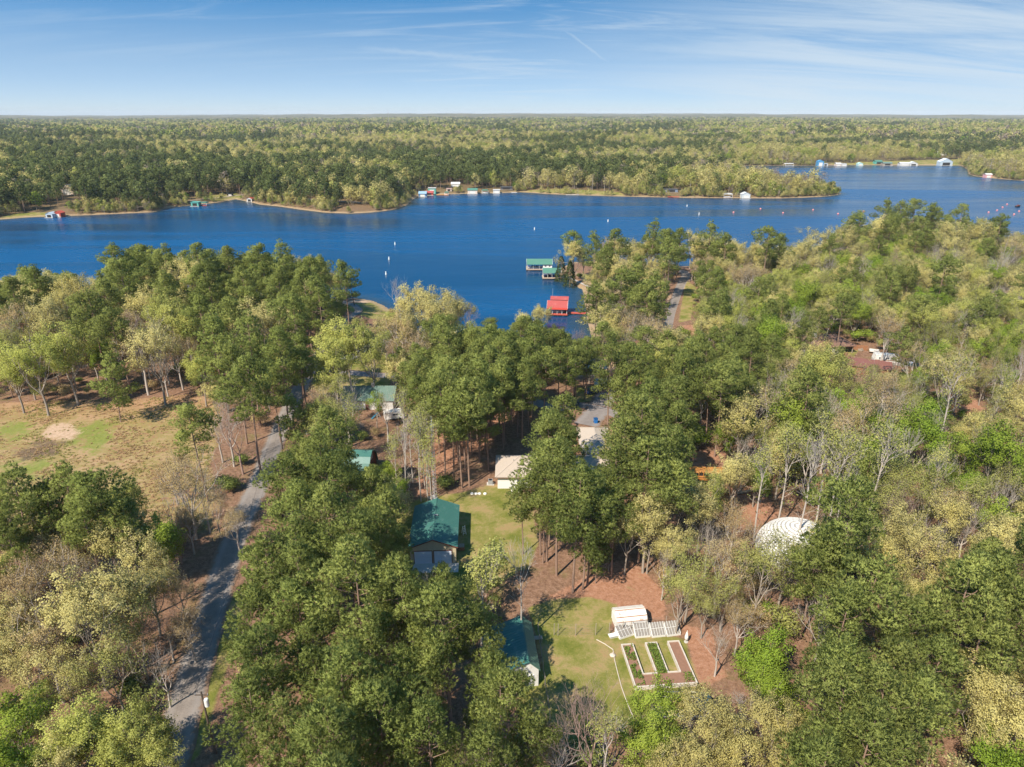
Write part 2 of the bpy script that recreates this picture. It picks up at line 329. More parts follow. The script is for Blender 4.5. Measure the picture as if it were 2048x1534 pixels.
def ground_mat():
    m, g = new_mat('ground')
    p = g.n('ShaderNodeNewGeometry')
    big, mid, fine, tiny = g.noise(p, .035, 4), g.noise(p, .22, 6, .65), g.noise(p, 1.4, 6, .7), g.noise(p, 5.0, 4, .7)
    A = lambda nm: g.n('ShaderNodeAttribute', {'attribute_name': nm}, {}, None).outputs[2]
    def mask(nm, lo=.38, hi=.62, k=.9):
        a = g.math('MULTIPLY_ADD', g.math('SUBTRACT', mid, .5), k, A(nm))
        a = g.math('MULTIPLY_ADD', g.math('SUBTRACT', fine, .5), k * .5, a)
        return g.sstep(a, lo, hi)
    mixf = g.math('ADD', g.math('MULTIPLY', fine, .6), g.math('MULTIPLY', tiny, .4))
    litter = g.ramp(mixf, [(.3, (.075, .046, .029)), (.46, (.18, .102, .064)), (.58, (.275, .165, .108)), (.72, (.37, .26, .18))])
    litter = g.mix(g.math('MULTIPLY', g.sstep(mid, .5, .7), .55), litter, (.16, .13, .05))
    clay = g.ramp(mixf, [(.3, (.17, .08, .045)), (.45, (.29, .145, .085)), (.56, (.365, .195, .125)), (.7, (.42, .27, .18))])
    lawn = g.ramp(g.math('ADD', g.math('MULTIPLY', mid, .6), g.math('MULTIPLY', mixf, .4)), [(.34, (.09, .115, .018)), (.43, (.15, .158, .032)), (.50, (.215, .195, .058)), (.56, (.29, .222, .095)), (.64, (.32, .19, .10))])
    tus = g.noise(g.scale(p, (.7, 1.5, 1)), .9, 7, .72)
    patch = g.noise(p, .11, 5, .65, .8)
    field = g.ramp(g.math('ADD', g.math('MULTIPLY', tus, .55), g.math('MULTIPLY', patch, .45)), [(.36, (.22, .12, .065)), (.43, (.31, .19, .10)), (.485, (.25, .205, .07)), (.53, (.33, .235, .115)), (.58, (.38, .25, .14)), (.66, (.31, .175, .095))])
    col = g.mix(mask('clay'), litter, clay)
    north = g.sstep(g.math('MULTIPLY_ADD', g.math('SUBTRACT', patch, .5), 40, g.n('ShaderNodeSeparateXYZ', {}, {0: p}, None).outputs[1]), 148, 166)
    field = g.mix(g.math('MULTIPLY', north, .7), field, g.ramp(tus, [(.35, (.27, .14, .08)), (.55, (.39, .225, .14)), (.7, (.36, .22, .12))]))
    col = g.mix(mask('field', k=.6), col, field)
    col = g.mix(mask('lawn'), col, lawn)
    col = g.mix(g.math('MULTIPLY', mask('green', .3, .75, 2.2), .8), col, g.ramp(fine, [(.3, (.10, .15, .02)), (.7, (.24, .27, .06))]))
    col = g.mix(g.math('MULTIPLY', mask('dark', .3, .7, 2.0), .85), col, g.ramp(fine, [(.3, (.05, .035, .03)), (.7, (.2, .13, .09))]))
    col = g.mix(mask('sand', .3, .7, 1.5), col, g.ramp(fine, [(.3, (.36, .24, .15)), (.7, (.56, .40, .28))]))
    wood = g.ramp(g.math('ADD', g.math('MULTIPLY', big, .5), g.math('MULTIPLY', mid, .5)), [(.35, (.055, .06, .02)), (.5, (.11, .095, .035)), (.65, (.19, .14, .07))])
    wide = g.ramp(g.noise(p, .004, 5, .6), [(.35, (.04, .062, .02)), (.5, (.075, .088, .027)), (.62, (.15, .13, .05))])
    wood = g.mix(g.sstep(g.n('ShaderNodeVectorMath', {'operation': 'LENGTH'}, {0: p}, None).outputs[1], 3500, 8000), wood, wide)
    col = g.mix(g.math('MULTIPLY', A('far'), .75), col, wood)
    col = g.mix(mask('lawn', k=.2), col, lawn)
    col = g.mix(g.math('MULTIPLY', g.sstep(A('shore'), .2, .8), .8), col, g.ramp(fine, [(.3, (.24, .15, .08)), (.7, (.48, .36, .22))]))
    b = g.n('ShaderNodeBump', {}, {'Strength': 0.6, 'Distance': 0.25, 'Height': mixf})
    bs = g.n('ShaderNodeBsdfPrincipled', {}, {'Base Color': col, 'Roughness': .95, 'Specular IOR Level': .1, 'Normal': b})
    g.n('ShaderNodeOutputMaterial', {}, {0: bs}); return m
gme.materials.append(ground_mat()); tag(link('ground', gme), kind='structure')

def water_mat():
    m, g = new_mat('lake water')
    p = g.n('ShaderNodeNewGeometry')
    rip = g.noise(g.scale(p, (.55, 1.1, 1)), .9, 5, .6, .3); sw = g.noise(g.scale(p, (.3, .8, 1)), .16, 3, .5, .5)
    A_shal = g.n('ShaderNodeAttribute', {'attribute_name': 'shallow'}, {}, None).outputs[2]
    lanes = g.sstep(g.noise(g.scale(p, (.30, 2.0, 1)), .008, 6, .62, .8), .38, .62)
    b = g.n('ShaderNodeBump', {}, {'Strength': g.math('MULTIPLY_ADD', lanes, .6, .3), 'Distance': .35, 'Height': g.math('ADD', g.math('MULTIPLY', rip, .6), g.math('MULTIPLY', sw, 1.2))})
    rough = g.math('MULTIPLY_ADD', lanes, .12, .17)
    bs = g.n('ShaderNodeBsdfPrincipled', {}, {'Base Color': g.mix(g.math('MULTIPLY', A_shal, .8), g.mix(lanes, (.001, .040, .105), (.002, .070, .185)), (.035, .045, .03)), 'Roughness': rough, 'IOR': 1.33, 'Normal': b})
    g.n('ShaderNodeOutputMaterial', {}, {0: bs}); return m
wx, wy = axis(-1600, 1900, -420, 620, 5, .05), axis(180, 1500, 200, 760, 5, .03)
wme = bpy.data.meshes.new('lake_water'); XX, YY = np.meshgrid(wx, wy); n_ = len(wx)
ii = (np.arange(len(wy) - 1)[:, None] * n_ + np.arange(n_ - 1)[None]).reshape(-1)
fill_mesh(wme, np.stack([XX, YY, 0 * XX], -1).reshape(-1, 3), [np.stack([ii, ii + 1, ii + n_ + 1, ii + n_], -1)])
fattr(wme, 'shallow', np.clip(1 - np.abs(sdist(LAKE, XX, YY).reshape(-1)) / 9, 0, 1))
wme.materials.append(water_mat()); tag(link('lake_water', wme), kind='structure')

# ---------------------------------------------------------------- roads
def asphalt(name, c, c2):
    m, g = new_mat(name); p = g.n('ShaderNodeNewGeometry')
    f = g.math('ADD', g.math('MULTIPLY', g.noise(p, .5, 6, .7), .55), g.math('MULTIPLY', g.noise(p, 6, 4, .7), .45))
    col = g.ramp(f, [(.3, c), (.55, c2), (.75, tuple(1.25 * k for k in c2))])
    edge = g.n('ShaderNodeAttribute', {'attribute_name': 'edge'}, {}, None).outputs[2]
    rut = g.n('ShaderNodeAttribute', {'attribute_name': 'rut'}, {}, None).outputs[2]
    col = g.mix(g.math('MULTIPLY', rut, .4), col, (.29, .265, .25))
    e = g.sstep(g.math('MULTIPLY_ADD', g.math('SUBTRACT', g.noise(p, .8, 5, .7), .5), .9, edge), .7, .95)
    col = g.mix(g.math('MULTIPLY', e, .85), col, (.21, .125, .075))
    b = g.n('ShaderNodeBump', {}, {'Strength': .3, 'Distance': .04, 'Height': f})
    g.n('ShaderNodeOutputMaterial', {}, {0: g.n('ShaderNodeBsdfPrincipled', {}, {'Base Color': col, 'Roughness': .9, 'Specular IOR Level': .2, 'Normal': b})}); return m
ROADM = asphalt('old chip seal', (.145, .122, .104), (.24, .205, .178)); DRIVEM = asphalt('driveway', (.16, .14, .13), (.24, .21, .2))
def spline(pts, step=1.6):
    p = np.asarray(pts, float); q = [p[0]]
    for i in range(len(p) - 1):
        a, b, c, d = p[max(i - 1, 0)], p[i], p[i + 1], p[min(i + 2, len(p) - 1)]
        k = max(2, int(np.hypot(*(c - b)) / step))
        for t in np.linspace(0, 1, k + 1)[1:]:
            q.append(.5 * (2 * b + (c - a) * t + (2 * a - 5 * b + 4 * c - d) * t * t + (3 * b - a - 3 * c + d) * t ** 3))
    return np.array(q)
ROADS = []
def road(name, pix, width, mat, lift=.03):
    c = spline([ground_at(*p)[:2] for p in pix]); ROADS.append((c, width))
    t = np.gradient(c, axis=0); t /= np.linalg.norm(t, axis=1, keepdims=True); nrm = np.stack([-t[:, 1], t[:, 0]], 1)
    us = np.array([-1, -.85, -.55, -.3, 0, .3, .55, .85, 1]); k = len(us)
    jit = 1 + .05 * np.sin(np.arange(len(c)) * 1.7)[:, None]
    P = c[:, None] + nrm[:, None] * (us[None, :, None] * width / 2) * jit[:, :, None]
    X, Y = P[..., 0].reshape(-1), P[..., 1].reshape(-1); Z = land(X, Y) + lift
    Z = Z.reshape(-1, k); Z[:] = Z.mean(1, keepdims=True) + .04 * (1 - us ** 2); Z = Z.reshape(-1)
    me = bpy.data.meshes.new(name); i = (np.arange(len(c) - 1)[:, None] * k + np.arange(k - 1)[None]).reshape(-1)
    fill_mesh(me, np.stack([X, Y, Z], -1), [np.stack([i, i + k, i + k + 1, i + 1], -1)])
    fattr(me, 'edge', np.tile(np.abs(us), len(c))); fattr(me, 'rut', np.tile((np.abs(np.abs(us) - .5) < .1).astype('f4'), len(c)))
    me.materials.append(mat); return tag(link(name, me), kind='structure')
road('road', [(300, 1720), (322, 1600), (345, 1500), (372, 1400), (403, 1290), (432, 1190), (458, 1110), (488, 1030), (514, 975), (536, 920), (556, 870), (577, 822), (600, 775), (622, 735), (642, 700), (664, 668), (688, 640), (712, 623), (706, 612), (688, 606), (668, 602)], 5.0, ROADM)
road('road', [(1330, 700), (1338, 660), (1345, 625), (1354, 595), (1364, 568), (1372, 552), (1366, 543), (1340, 540), (1300, 545), (1240, 548)], 5.2, ROADM)
road('driveway', [(1255, 838), (1210, 822), (1160, 812), (1110, 818), (1060, 800), (1000, 770), (930, 745), (850, 740), (790, 752), (690, 745), (628, 738)], 5.0, DRIVEM)
road('driveway', [(1170, 850), (1195, 822), (1215, 790), (1225, 770)], 7.0, DRIVEM, .036)
road('path', [(1128, 552), (1150, 560), (1178, 573), (1215, 580)], 1.6, surf('pale concrete', (.45, .42, .38), .9))
road('road', [(180, 424), (280, 414), (350, 405), (420, 397), (470, 391), (520, 388), (560, 392), (640, 400), (720, 405)], 4.5, surf('pale gravel', (.42, .34, .27), .95), .05)
road('driveway', [(690, 720), (740, 690), (790, 672), (800, 650)], 5.5, surf('grey concrete', (.38, .36, .35), .9), .04)
# open patches on the far banks, each round a building there: x, y, radius
CLEAR = []
for px, py, r in [(99, 430, 14), (115, 430, 14), (395, 406, 12), (500, 398, 10), (845, 390, 12), (862, 384, 14), (890, 386, 14), (911, 374, 16), (911, 380, 12), (945, 384, 13), (970, 383, 11), (993, 383, 12), (1013, 380, 12), (1006, 336, 10), (1060, 252, 28), (1060, 256, 24), (1345, 388, 14), (1378, 385, 12), (1456, 392, 9), (1492, 393, 10),
                  (1579, 330, 16), (1641, 329, 16), (1677, 329, 18), (1690, 329, 16), (1721, 329, 14), (1757, 327, 16), (1775, 328, 18), (1809, 328, 20), (1827, 328, 20), (1892, 328, 22), (1884, 311, 30), (1884, 315, 26), (1866, 308, 22), (1866, 312, 20), (1942, 322, 18), (1977, 354, 12), (135, 390, 12), (133, 396, 10), (460, 391, 8), (80, 430, 14), (140, 415, 16), (150, 405, 14), (720, 418, 14), (690, 420, 12)]:
    x, y, _ = ground_at(px, py); CLEAR.append((x, y, r))
# ---------------------------------------------------------------- tree shapes: bark tubes + leaf-sized faces spread through the crown
class TM:
    """arrays of a tree mesh: tubes (material 0) and leaf faces (material 1)"""
    def __init__(s): s.co = []; s.q = []; s.t = []; s.n = 0; s.mq = []; s.mt = []; s.tint = []; s.nr = []
    def put(s, co, quads=None, tris=None, mat=0, tint=None, nr=None):
        co = np.asarray(co, 'f4').reshape(-1, 3); o = s.n; s.n += len(co); s.co.append(co); s.nr.append(np.asarray(nr, 'f4').reshape(-1, 3))
        s.tint.append(np.zeros(len(co), 'f4') if tint is None else np.asarray(tint, 'f4'))
        if quads is not None: s.q.append(np.asarray(quads, 'i4') + o); s.mq.append(np.full(len(quads), mat, 'i4'))
        if tris is not None: s.t.append(np.asarray(tris, 'i4') + o); s.mt.append(np.full(len(tris), mat, 'i4'))
    def tube(s, pts, radii, k=4, mat=0):
        P = np.asarray(pts, float); n = len(P); d = np.gradient(P, axis=0); d /= np.linalg.norm(d, axis=1, keepdims=True) + 1e-9
        ref = np.where(np.abs(d[:, 2:3]) < .9, [[0, 0, 1.]], [[1., 0, 0]]); a = np.cross(d, ref); a /= np.linalg.norm(a, axis=1, keepdims=True) + 1e-9; b = np.cross(a, d)
        th = np.arange(k) * 2 * math.pi / k
        ring = P[:, None] + (a[:, None] * np.cos(th)[None, :, None] + b[:, None] * np.sin(th)[None, :, None]) * np.asarray(radii)[:, None, None]
        i = np.arange(n - 1)[:, None] * k; j = np.arange(k)[None]
        s.put(ring, quads=np.stack([i + j, i + k + j, i + k + (j + 1) % k, i + (j + 1) % k], -1).reshape(-1, 4), mat=mat, nr=ring - P[:, None])
    def faces(s, co, nr, mat, tint):
        """four-sided leaves turned so that their front looks out of the crown, shaded by the crown's own roundness"""
        g = np.cross(co[:, 1] - co[:, 0], co[:, 3] - co[:, 0]); g /= np.linalg.norm(g, axis=1, keepdims=True) + 1e-9
        flip = (g * nr).sum(1) < 0; co[flip] = co[flip][:, [0, 3, 2, 1]]; g[flip] *= -1
        n = nr * .95 + g * .42; n /= np.linalg.norm(n, axis=1, keepdims=True) + 1e-9
        i = np.arange(len(co))[:, None] * 4; s.put(co, quads=i + np.arange(4)[None], mat=mat, tint=np.repeat(tint, 4), nr=np.repeat(n, 4, 0))
    def blades(s, rng, base, dirs, L, wid, k, spread, tint, mat=1, nr=None):
        n = len(base); B = np.repeat(base, k, 0); D = np.repeat(dirs, k, 0) + rng.normal(0, spread, (n * k, 3)); D /= np.linalg.norm(D, axis=1, keepdims=True)
        sd_ = np.cross(D, rng.normal(0, 1, (n * k, 3))); sd_ /= np.linalg.norm(sd_, axis=1, keepdims=True) + 1e-9
        ln = L * rng.uniform(.7, 1.25, (n * k, 1)); w = wid * rng.uniform(.7, 1.3, (n * k, 1))
        co = np.stack([B - D * ln * .15, B + D * ln * .5 + sd_ * w / 2, B + D * ln, B + D * ln * .5 - sd_ * w / 2], 1)
        s.faces(co, np.repeat(dirs if nr is None else nr, k, 0), mat, np.clip(np.repeat(tint, k) + rng.normal(0, .12, n * k), 0, 1))
    def leaves(s, rng, c, size, up, tint, mat=1, nr=None):
        n = len(c); N = rng.normal(0, 1, (n, 3)); N /= np.linalg.norm(N, axis=1, keepdims=True); N[:, 2] += up; N /= np.linalg.norm(N, axis=1, keepdims=True)
        a = np.cross(N, rng.normal(0, 1, (n, 3))); a /= np.linalg.norm(a, axis=1, keepdims=True) + 1e-9; b = np.cross(N, a)
        h = size * rng.uniform(.6, 1.3, (n, 1)) / 2; r = rng.uniform(.55, .9, (n, 1))
        co = np.stack([c - a * h, c + b * h * r, c + a * h, c - b * h * r], 1)
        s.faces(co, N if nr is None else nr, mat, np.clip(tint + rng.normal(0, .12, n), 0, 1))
    def mesh(s, name, mats):
        me = bpy.data.meshes.new(name); co = np.concatenate(s.co)
        fs = ([np.concatenate(s.q)] if s.q else []) + ([np.concatenate(s.t)] if s.t else [])
        fill_mesh(me, co, fs, True)
        nn = np.concatenate(s.nr); nn = nn / (np.linalg.norm(nn, axis=1, keepdims=True) + 1e-9)
        a = me.attributes.new('custom_normal', 'FLOAT_VECTOR', 'POINT'); a.data.foreach_set('vector', np.ascontiguousarray(nn, 'f4').reshape(-1))
        me.polygons.foreach_set('material_index', np.concatenate(([np.concatenate(s.mq)] if s.q else []) + ([np.concatenate(s.mt)] if s.t else [])))
        fattr(me, 'tint', np.concatenate(s.tint))
        for m in mats: me.materials.append(m)
        return me
def merge(*ts):
    o = TM()
    for t in ts:
        b = o.n; o.n += t.n; o.co += t.co; o.nr += t.nr; o.tint += t.tint; o.q += [k + b for k in t.q]; o.t += [k + b for k in t.t]; o.mq += t.mq; o.mt += t.mt
    return o

def r_len(v): return np.linalg.norm(v, axis=1, keepdims=True) + 1e-9
def unit(v): return v / (np.linalg.norm(v) + 1e-9)
def make_pine(seed, H=22.0, R=3.8, base=.54, dens=1.0):
    rng = np.random.default_rng(seed); tr, cr = TM(), TM()
    lean = rng.normal(0, .4, 2); ts = np.linspace(0, 1, 9)
    ax = np.stack([lean[0] * ts ** 2 + .14 * np.sin(ts * 5 + seed), lean[1] * ts ** 2 + .14 * np.cos(ts * 4 + seed), ts * H * .97], 1)
    tr.tube(ax, .20 * (H / 22) * (1 - .84 * ts) + .015, 7)
    axis_at = lambda t: np.array([np.interp(t, ts, ax[:, k]) for k in range(3)])
    for _ in range(8):                                              # dead stubs under the crown
        t = rng.uniform(base * .5, base); a = rng.uniform(0, 6.28); p = axis_at(t); L = rng.uniform(.5, 1.8)
        cr.tube([p, p + np.array([math.cos(a), math.sin(a), rng.uniform(-.1, .3)]) * L], [.035, .012], 3)
    nb = int(20 * dens); C, D, RR, T = [], [], [], []; skew = rng.uniform(0, 6.28); f0 = rng.uniform(.25, .5)
    for i in range(nb):
        f = (i + rng.uniform(.1, .9)) / nb; t = base + (1 - base) * f * .95; p = axis_at(t); a = i * 2.4 + rng.normal(0, .45)
        prof = (.50 + .5 * math.sin(math.pi * min(1, .12 + f * .95))) * (1 - .62 * f ** 3.5) * (1 + .18 * math.cos(a - skew))
        L = R * prof * rng.uniform(.6, 1.15) + .2
        rise = -.10 + .85 * f + rng.normal(0, .14)
        d = unit(np.array([math.cos(a), math.sin(a), rise])); q = p + d * L * .55 + np.array([0, 0, -.08 * L]); e = p + d * L + np.array([0, 0, .2 * L])
        cr.tube([p, q, e], [.08 * (1 - .6 * f), .05 * (1 - .5 * f), .015], 3)
        for s_, rr in ((1.0, 1.0), (.70, .85), (.42, .5)):
            if s_ < .5 and (L < 2.0 or rng.uniform() < .35): continue
            c = (p * (1 - s_) + e * s_) + rng.normal(0, .25, 3) * np.array([1, 1, .6]); C.append(c); D.append(unit(d + np.array([0, 0, .4]))); RR.append(rr * (.74 + .19 * L) * rng.uniform(.75, 1.2)); T.append(rng.uniform(.05, .9))
    top = axis_at(1.0)
    for _ in range(3): C.append(top + rng.normal(0, .55, 3)); D.append(np.array([0, 0, 1.])); RR.append(.85); T.append(rng.uniform(.3, .9))
    for c, d, r, t in zip(C, D, RR, T):
        n = max(10, int(36 * r * r))
        g = rng.normal(0, 1, (n, 3)); g /= np.linalg.norm(g, axis=1, keepdims=True); g *= rng.uniform(.62, 1, (n, 1)) ** .5
        g[:, 2] = np.where(g[:, 2] < 0, g[:, 2] * .35, g[:, 2] * .74)
        b = c + g * r; dr = g + d * .45 + np.array([0, 0, .55]); dr /= np.linalg.norm(dr, axis=1, keepdims=True)
        out = b - np.array([ax[-1][0] * .5, ax[-1][1] * .5, H * (base + .55 * (1 - base))]); out /= np.linalg.norm(out, axis=1, keepdims=True) + 1e-9
        nr = g / r_len(g) * 1.0 + out * .42 + np.array([0, 0, .25]); nr /= r_len(nr)
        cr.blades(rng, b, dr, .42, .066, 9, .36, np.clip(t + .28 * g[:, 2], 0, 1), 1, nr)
    return tr, cr
def grow(rng, p, d, L, r, lvl, last, cr, tips, wob=.14, up=.10, split=(3, 4), ang=.62, shrink=.68, first=None):
    n = 4 if lvl < last else 3; pts = [p]; dd = d
    for _ in range(n):
        dd = unit(dd + rng.normal(0, wob, 3) + np.array([0, 0, up])); pts.append(pts[-1] + dd * L / n)
    rad = np.linspace(r, max(r * .55, .012), n + 1); cr.tube(pts, rad, 5 if lvl == 0 else (4 if lvl == 1 else 3))
    if lvl >= last:
        tips += [(pts[-1], dd), (pts[-2], dd)]; return
    k = int(rng.integers(split[0], split[1] + 1)); a0 = rng.uniform(0, 6.28)
    for i in range(k):
        t = 1.0 if i == 0 else rng.uniform(.4, .98); j = t * n; j0 = min(int(j), n - 1); q = pts[j0] + (pts[j0 + 1] - pts[j0]) * (j - j0)
        e1 = unit(np.cross(dd, [0.3, .2, 1.])); e2 = np.cross(dd, e1); a = a0 + i * 6.28 / k + rng.normal(0, .3); th = ang * rng.uniform(.6, 1.3) * (.5 if i == 0 else 1)
        nd = unit(dd * math.cos(th) + (e1 * math.cos(a) + e2 * math.sin(a)) * math.sin(th))
        grow(rng, q, nd, L * shrink * rng.uniform(.8, 1.2), max(r * .56, .014), lvl + 1, last, cr, tips, wob, up, split, ang, shrink)
def make_broad(seed, H=17.0, R=4.6, kind='oak', leaf=.36, per=7, fork=.34):
    """forked tree: trunk, limbs, twigs; kinds differ in leafage and habit"""
    rng = np.random.default_rng(seed); tr, cr = TM(), TM(); tips = []
    slim = kind == 'slim'; ts = np.linspace(0, 1, 6); fh = H * (fork if not slim else .62)
    ax = np.stack([.25 * np.sin(ts * 3 + seed) * ts, .25 * np.cos(ts * 2.5 + seed) * ts, ts * fh], 1); r0 = (.26 if not slim else .13) * H / 17
    tr.tube(ax, r0 * (1 - .35 * ts), 7)
    nl = int(rng.integers(4, 7)) if not slim else 5; a0 = rng.uniform(0, 6.28)
    for i in range(nl):
        a = a0 + i * 6.28 / nl + rng.normal(0, .25); lean = rng.uniform(.35, .95) if i else .1
        if slim: lean = rng.uniform(.1, .45)
        d = unit(np.array([math.cos(a) * lean, math.sin(a) * lean, 1.0])); t = 1.0 if i == 0 else rng.uniform(.75, 1)
        p = np.array([np.interp(t, ts, ax[:, k]) for k in range(3)])
        L0 = (H - fh) * rng.uniform(.42, .56); grow(rng, p, d, L0, r0 * .55, 0, 3 if kind != 'bare' and not slim else (4 if not slim else 3), cr, tips, split=(3, 4) if kind != 'bare' else (3, 3), ang=.66 if not slim else .5, shrink=.66 if kind != 'bare' else .7)
    if slim:
        for _ in range(9):
            t = rng.uniform(.4, .95); p = np.array([np.interp(t, ts, ax[:, k]) for k in range(3)]); a = rng.uniform(0, 6.28)
            grow(rng, p, unit(np.array([math.cos(a), math.sin(a), .8])), rng.uniform(.9, 2.2), .03, 2, 3, cr, tips)
    T = np.array([t[0] for t in tips]); c = T.mean(0); off = T - c; rr = np.percentile(np.hypot(off[:, 0], off[:, 1]), 92)
    kx = R / rr
    sc = np.array([kx, kx, (H - fh * .8) / max(T[:, 2].max() - fh * .8, .1)]); piv = np.array([0, 0, fh * .8])
    def fit(a): 
        a = a.copy(); w = np.clip((a[:, 2] - piv[2]) / 1.5, 0, 1)[:, None]; return a * (1 - w) + ((a - piv) * sc + piv) * w
    cr.co = [fit(k) for k in cr.co]; tr.co = [fit(k) for k in tr.co]; T = fit(T)
    if per:
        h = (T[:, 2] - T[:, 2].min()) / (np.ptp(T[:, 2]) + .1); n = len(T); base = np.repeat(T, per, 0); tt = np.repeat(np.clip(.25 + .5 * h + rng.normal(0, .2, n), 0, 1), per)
        base = base + rng.normal(0, .34, base.shape) * np.array([1, 1, .8]); ctr = np.array([T[:, 0].mean(), T[:, 1].mean(), T[:, 2].min() + .35 * np.ptp(T[:, 2])]); out = base - ctr; out /= r_len(out); loc = base - np.repeat(T, per, 0); loc /= r_len(loc)
        nr = out * .8 + loc * .5 + np.array([0, 0, .2]); cr.leaves(rng, base, leaf, .5, tt, 1, nr / r_len(nr))
    return tr, cr
def make_cedar(seed, H=9.0, R=2.2):
    rng = np.random.default_rng(seed); tr, cr = TM(), TM(); tr.tube([(0, 0, 0), (0, 0, H * .5), (0, 0, H * .95)], [.16, .1, .03], 6)
    n = 900; h = rng.uniform(.04, 1, n) ** 1.15; r = R * (1 - h) ** .75 * rng.uniform(.55, 1.05, n) + .1; a = rng.uniform(0, 6.28, n)
    d = np.stack([np.cos(a), np.sin(a), np.full(n, .7)], 1); cr.blades(rng, np.stack([r * np.cos(a), r * np.sin(a), h * H], 1), d / np.linalg.norm(d, axis=1, keepdims=True), .5, .16, 3, .4, rng.uniform(.1, .9, n)); return tr, cr
def far_tree(seed, H, R, base, leaf, n, conic=0.0, gaps=0.0):
    """crown for distant trees: an uneven cluster of lobes covered in leaf clumps"""
    rng = np.random.default_rng(seed); t = TM(); t.tube([(0, 0, 0), (.1, 0, H * .6), (.1, .1, H * .85)], [.22, .15, .05], 4); nl = 9
    for i in range(nl):
        a = i * 2.4 + rng.normal(0, .4); f = (i + .5) / nl; h = base + (1 - base) * (.2 + .7 * f); rr = R * (.62 * math.sqrt(max(.05, 1 - f ** 1.6)) + .0)
        c = np.array([rr * math.cos(a), rr * math.sin(a), h * H]); r = R * rng.uniform(.42, .62) * (1 - .25 * f)
        m = n // nl; g = rng.normal(0, 1, (m, 3)); g /= np.linalg.norm(g, axis=1, keepdims=True); g *= rng.uniform(.6, 1.05, (m, 1)); g[:, 2] *= .72
        out = c + g * r - np.array([0, 0, H * (base + .3 * (1 - base))]); nr = g / r_len(g) * .7 + out / r_len(out) * .6
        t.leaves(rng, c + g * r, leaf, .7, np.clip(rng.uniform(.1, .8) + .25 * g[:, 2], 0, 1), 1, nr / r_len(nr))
    return t

BARK_P = surf('pine bark', (.27, .18, .135), .95, .35, 2.0, spec=.1); BARK_O = surf('grey bark', (.30, .255, .21), .95, .3, 2.0, spec=.1); BARK_B = surf('pale bark', (.44, .385, .335), .95, .25, 2.0, spec=.1); BARK_R = surf('pinkish twigs', (.33, .225, .185), .95, .25, 2.0, spec=.1)
L_PINE = leaf_mat('pine needles', (.205, .252, .068), (.335, .365, .108), .40, .28)
L_FARP = leaf_mat('far pine needles', (.10, .13, .042), (.17, .195, .068), .3, .4)
L_OAK = leaf_mat('oak catkins', (.50, .435, .15), (.58, .52, .22), .4, .3)
L_YEL = leaf_mat('yellow green leaves', (.37, .40, .09), (.49, .48, .15), .42, .25)
L_GRN = leaf_mat('bright green leaves', (.20, .30, .035), (.34, .40, .07), .42, .3)
L_BUD = leaf_mat('tan buds', (.42, .30, .145), (.48, .385, .19), .35, .3)
L_OLV = leaf_mat('olive leaflets', (.31, .325, .09), (.43, .42, .14), .4, .3)
L_CED = leaf_mat('cedar', (.04, .062, .022), (.075, .095, .032), .25, .3)

KIND = {  # name, category, height, crown radius, centre of the crown as a share of the height
    'P': ('pine_tree', 22, 3.8, .74), 'O': ('oak_tree', 17, 4.7, .66), 'Y': ('leafy_tree', 16, 4.6, .64), 'G': ('green_tree', 13, 3.6, .60),
    'M': ('budding_tree', 16, 4.4, .66), 'B': ('bare_tree', 16, 4.0, .66), 'S': ('slender_tree', 18, 2.2, .72), 'L': ('olive_tree', 14, 3.8, .62), 'C': ('cedar_tree', 9, 2.2, .5), 'Q': ('pine_tree', 12, 2.6, .62)}
CATEG = {'P': 'pine tree', 'Q': 'pine tree', 'C': 'cedar tree'}
SHAPES = {}
def shapes():
    for i in range(12): SHAPES.setdefault('P', []).append((*make_pine(10 + i, 22 + (i % 3 - 1) * 1.5, 3.6 + .25 * (i % 3), .42 + .05 * (i % 4), 1.25), (BARK_P, L_PINE)))
    for i in range(3): SHAPES.setdefault('Q', []).append((*make_pine(40 + i, 12, 2.6, .22, .9), (BARK_P, L_PINE)))
    for i in range(7): SHAPES.setdefault('O', []).append((*make_broad(60 + i, 17, 4.7, 'oak', .23, 22), (BARK_O, L_OAK)))
    for i in range(4): SHAPES.setdefault('Y', []).append((*make_broad(70 + i, 16, 4.6, 'oak', .23, 25), (BARK_O, L_YEL)))
    for i in range(4): SHAPES.setdefault('G', []).append((*make_broad(80 + i, 13, 3.6, 'oak', .23, 24, .25), (BARK_O, L_GRN)))
    for i in range(4): SHAPES.setdefault('M', []).append((*make_broad(90 + i, 16, 4.4, 'oak', .17, 13), (BARK_B, L_BUD)))
    for i in range(4): SHAPES.setdefault('B', []).append((*make_broad(100 + i, 16, 4.0, 'bare', .2, 0), ((BARK_B, BARK_R)[i == 3], L_BUD)))
    for i in range(4): SHAPES.setdefault('S', []).append((*make_broad(110 + i, 18, 2.2, 'slim', .24, (2, 5, 0, 3)[i]), (BARK_B, L_OLV)))
    for i in range(4): SHAPES.setdefault('L', []).append((*make_broad(120 + i, 14, 3.8, 'oak', .17, 15, .28), (BARK_O, L_OLV)))
    for i in range(2): SHAPES.setdefault('C', []).append((*make_cedar(130 + i), (BARK_P, L_CED)))
shapes()

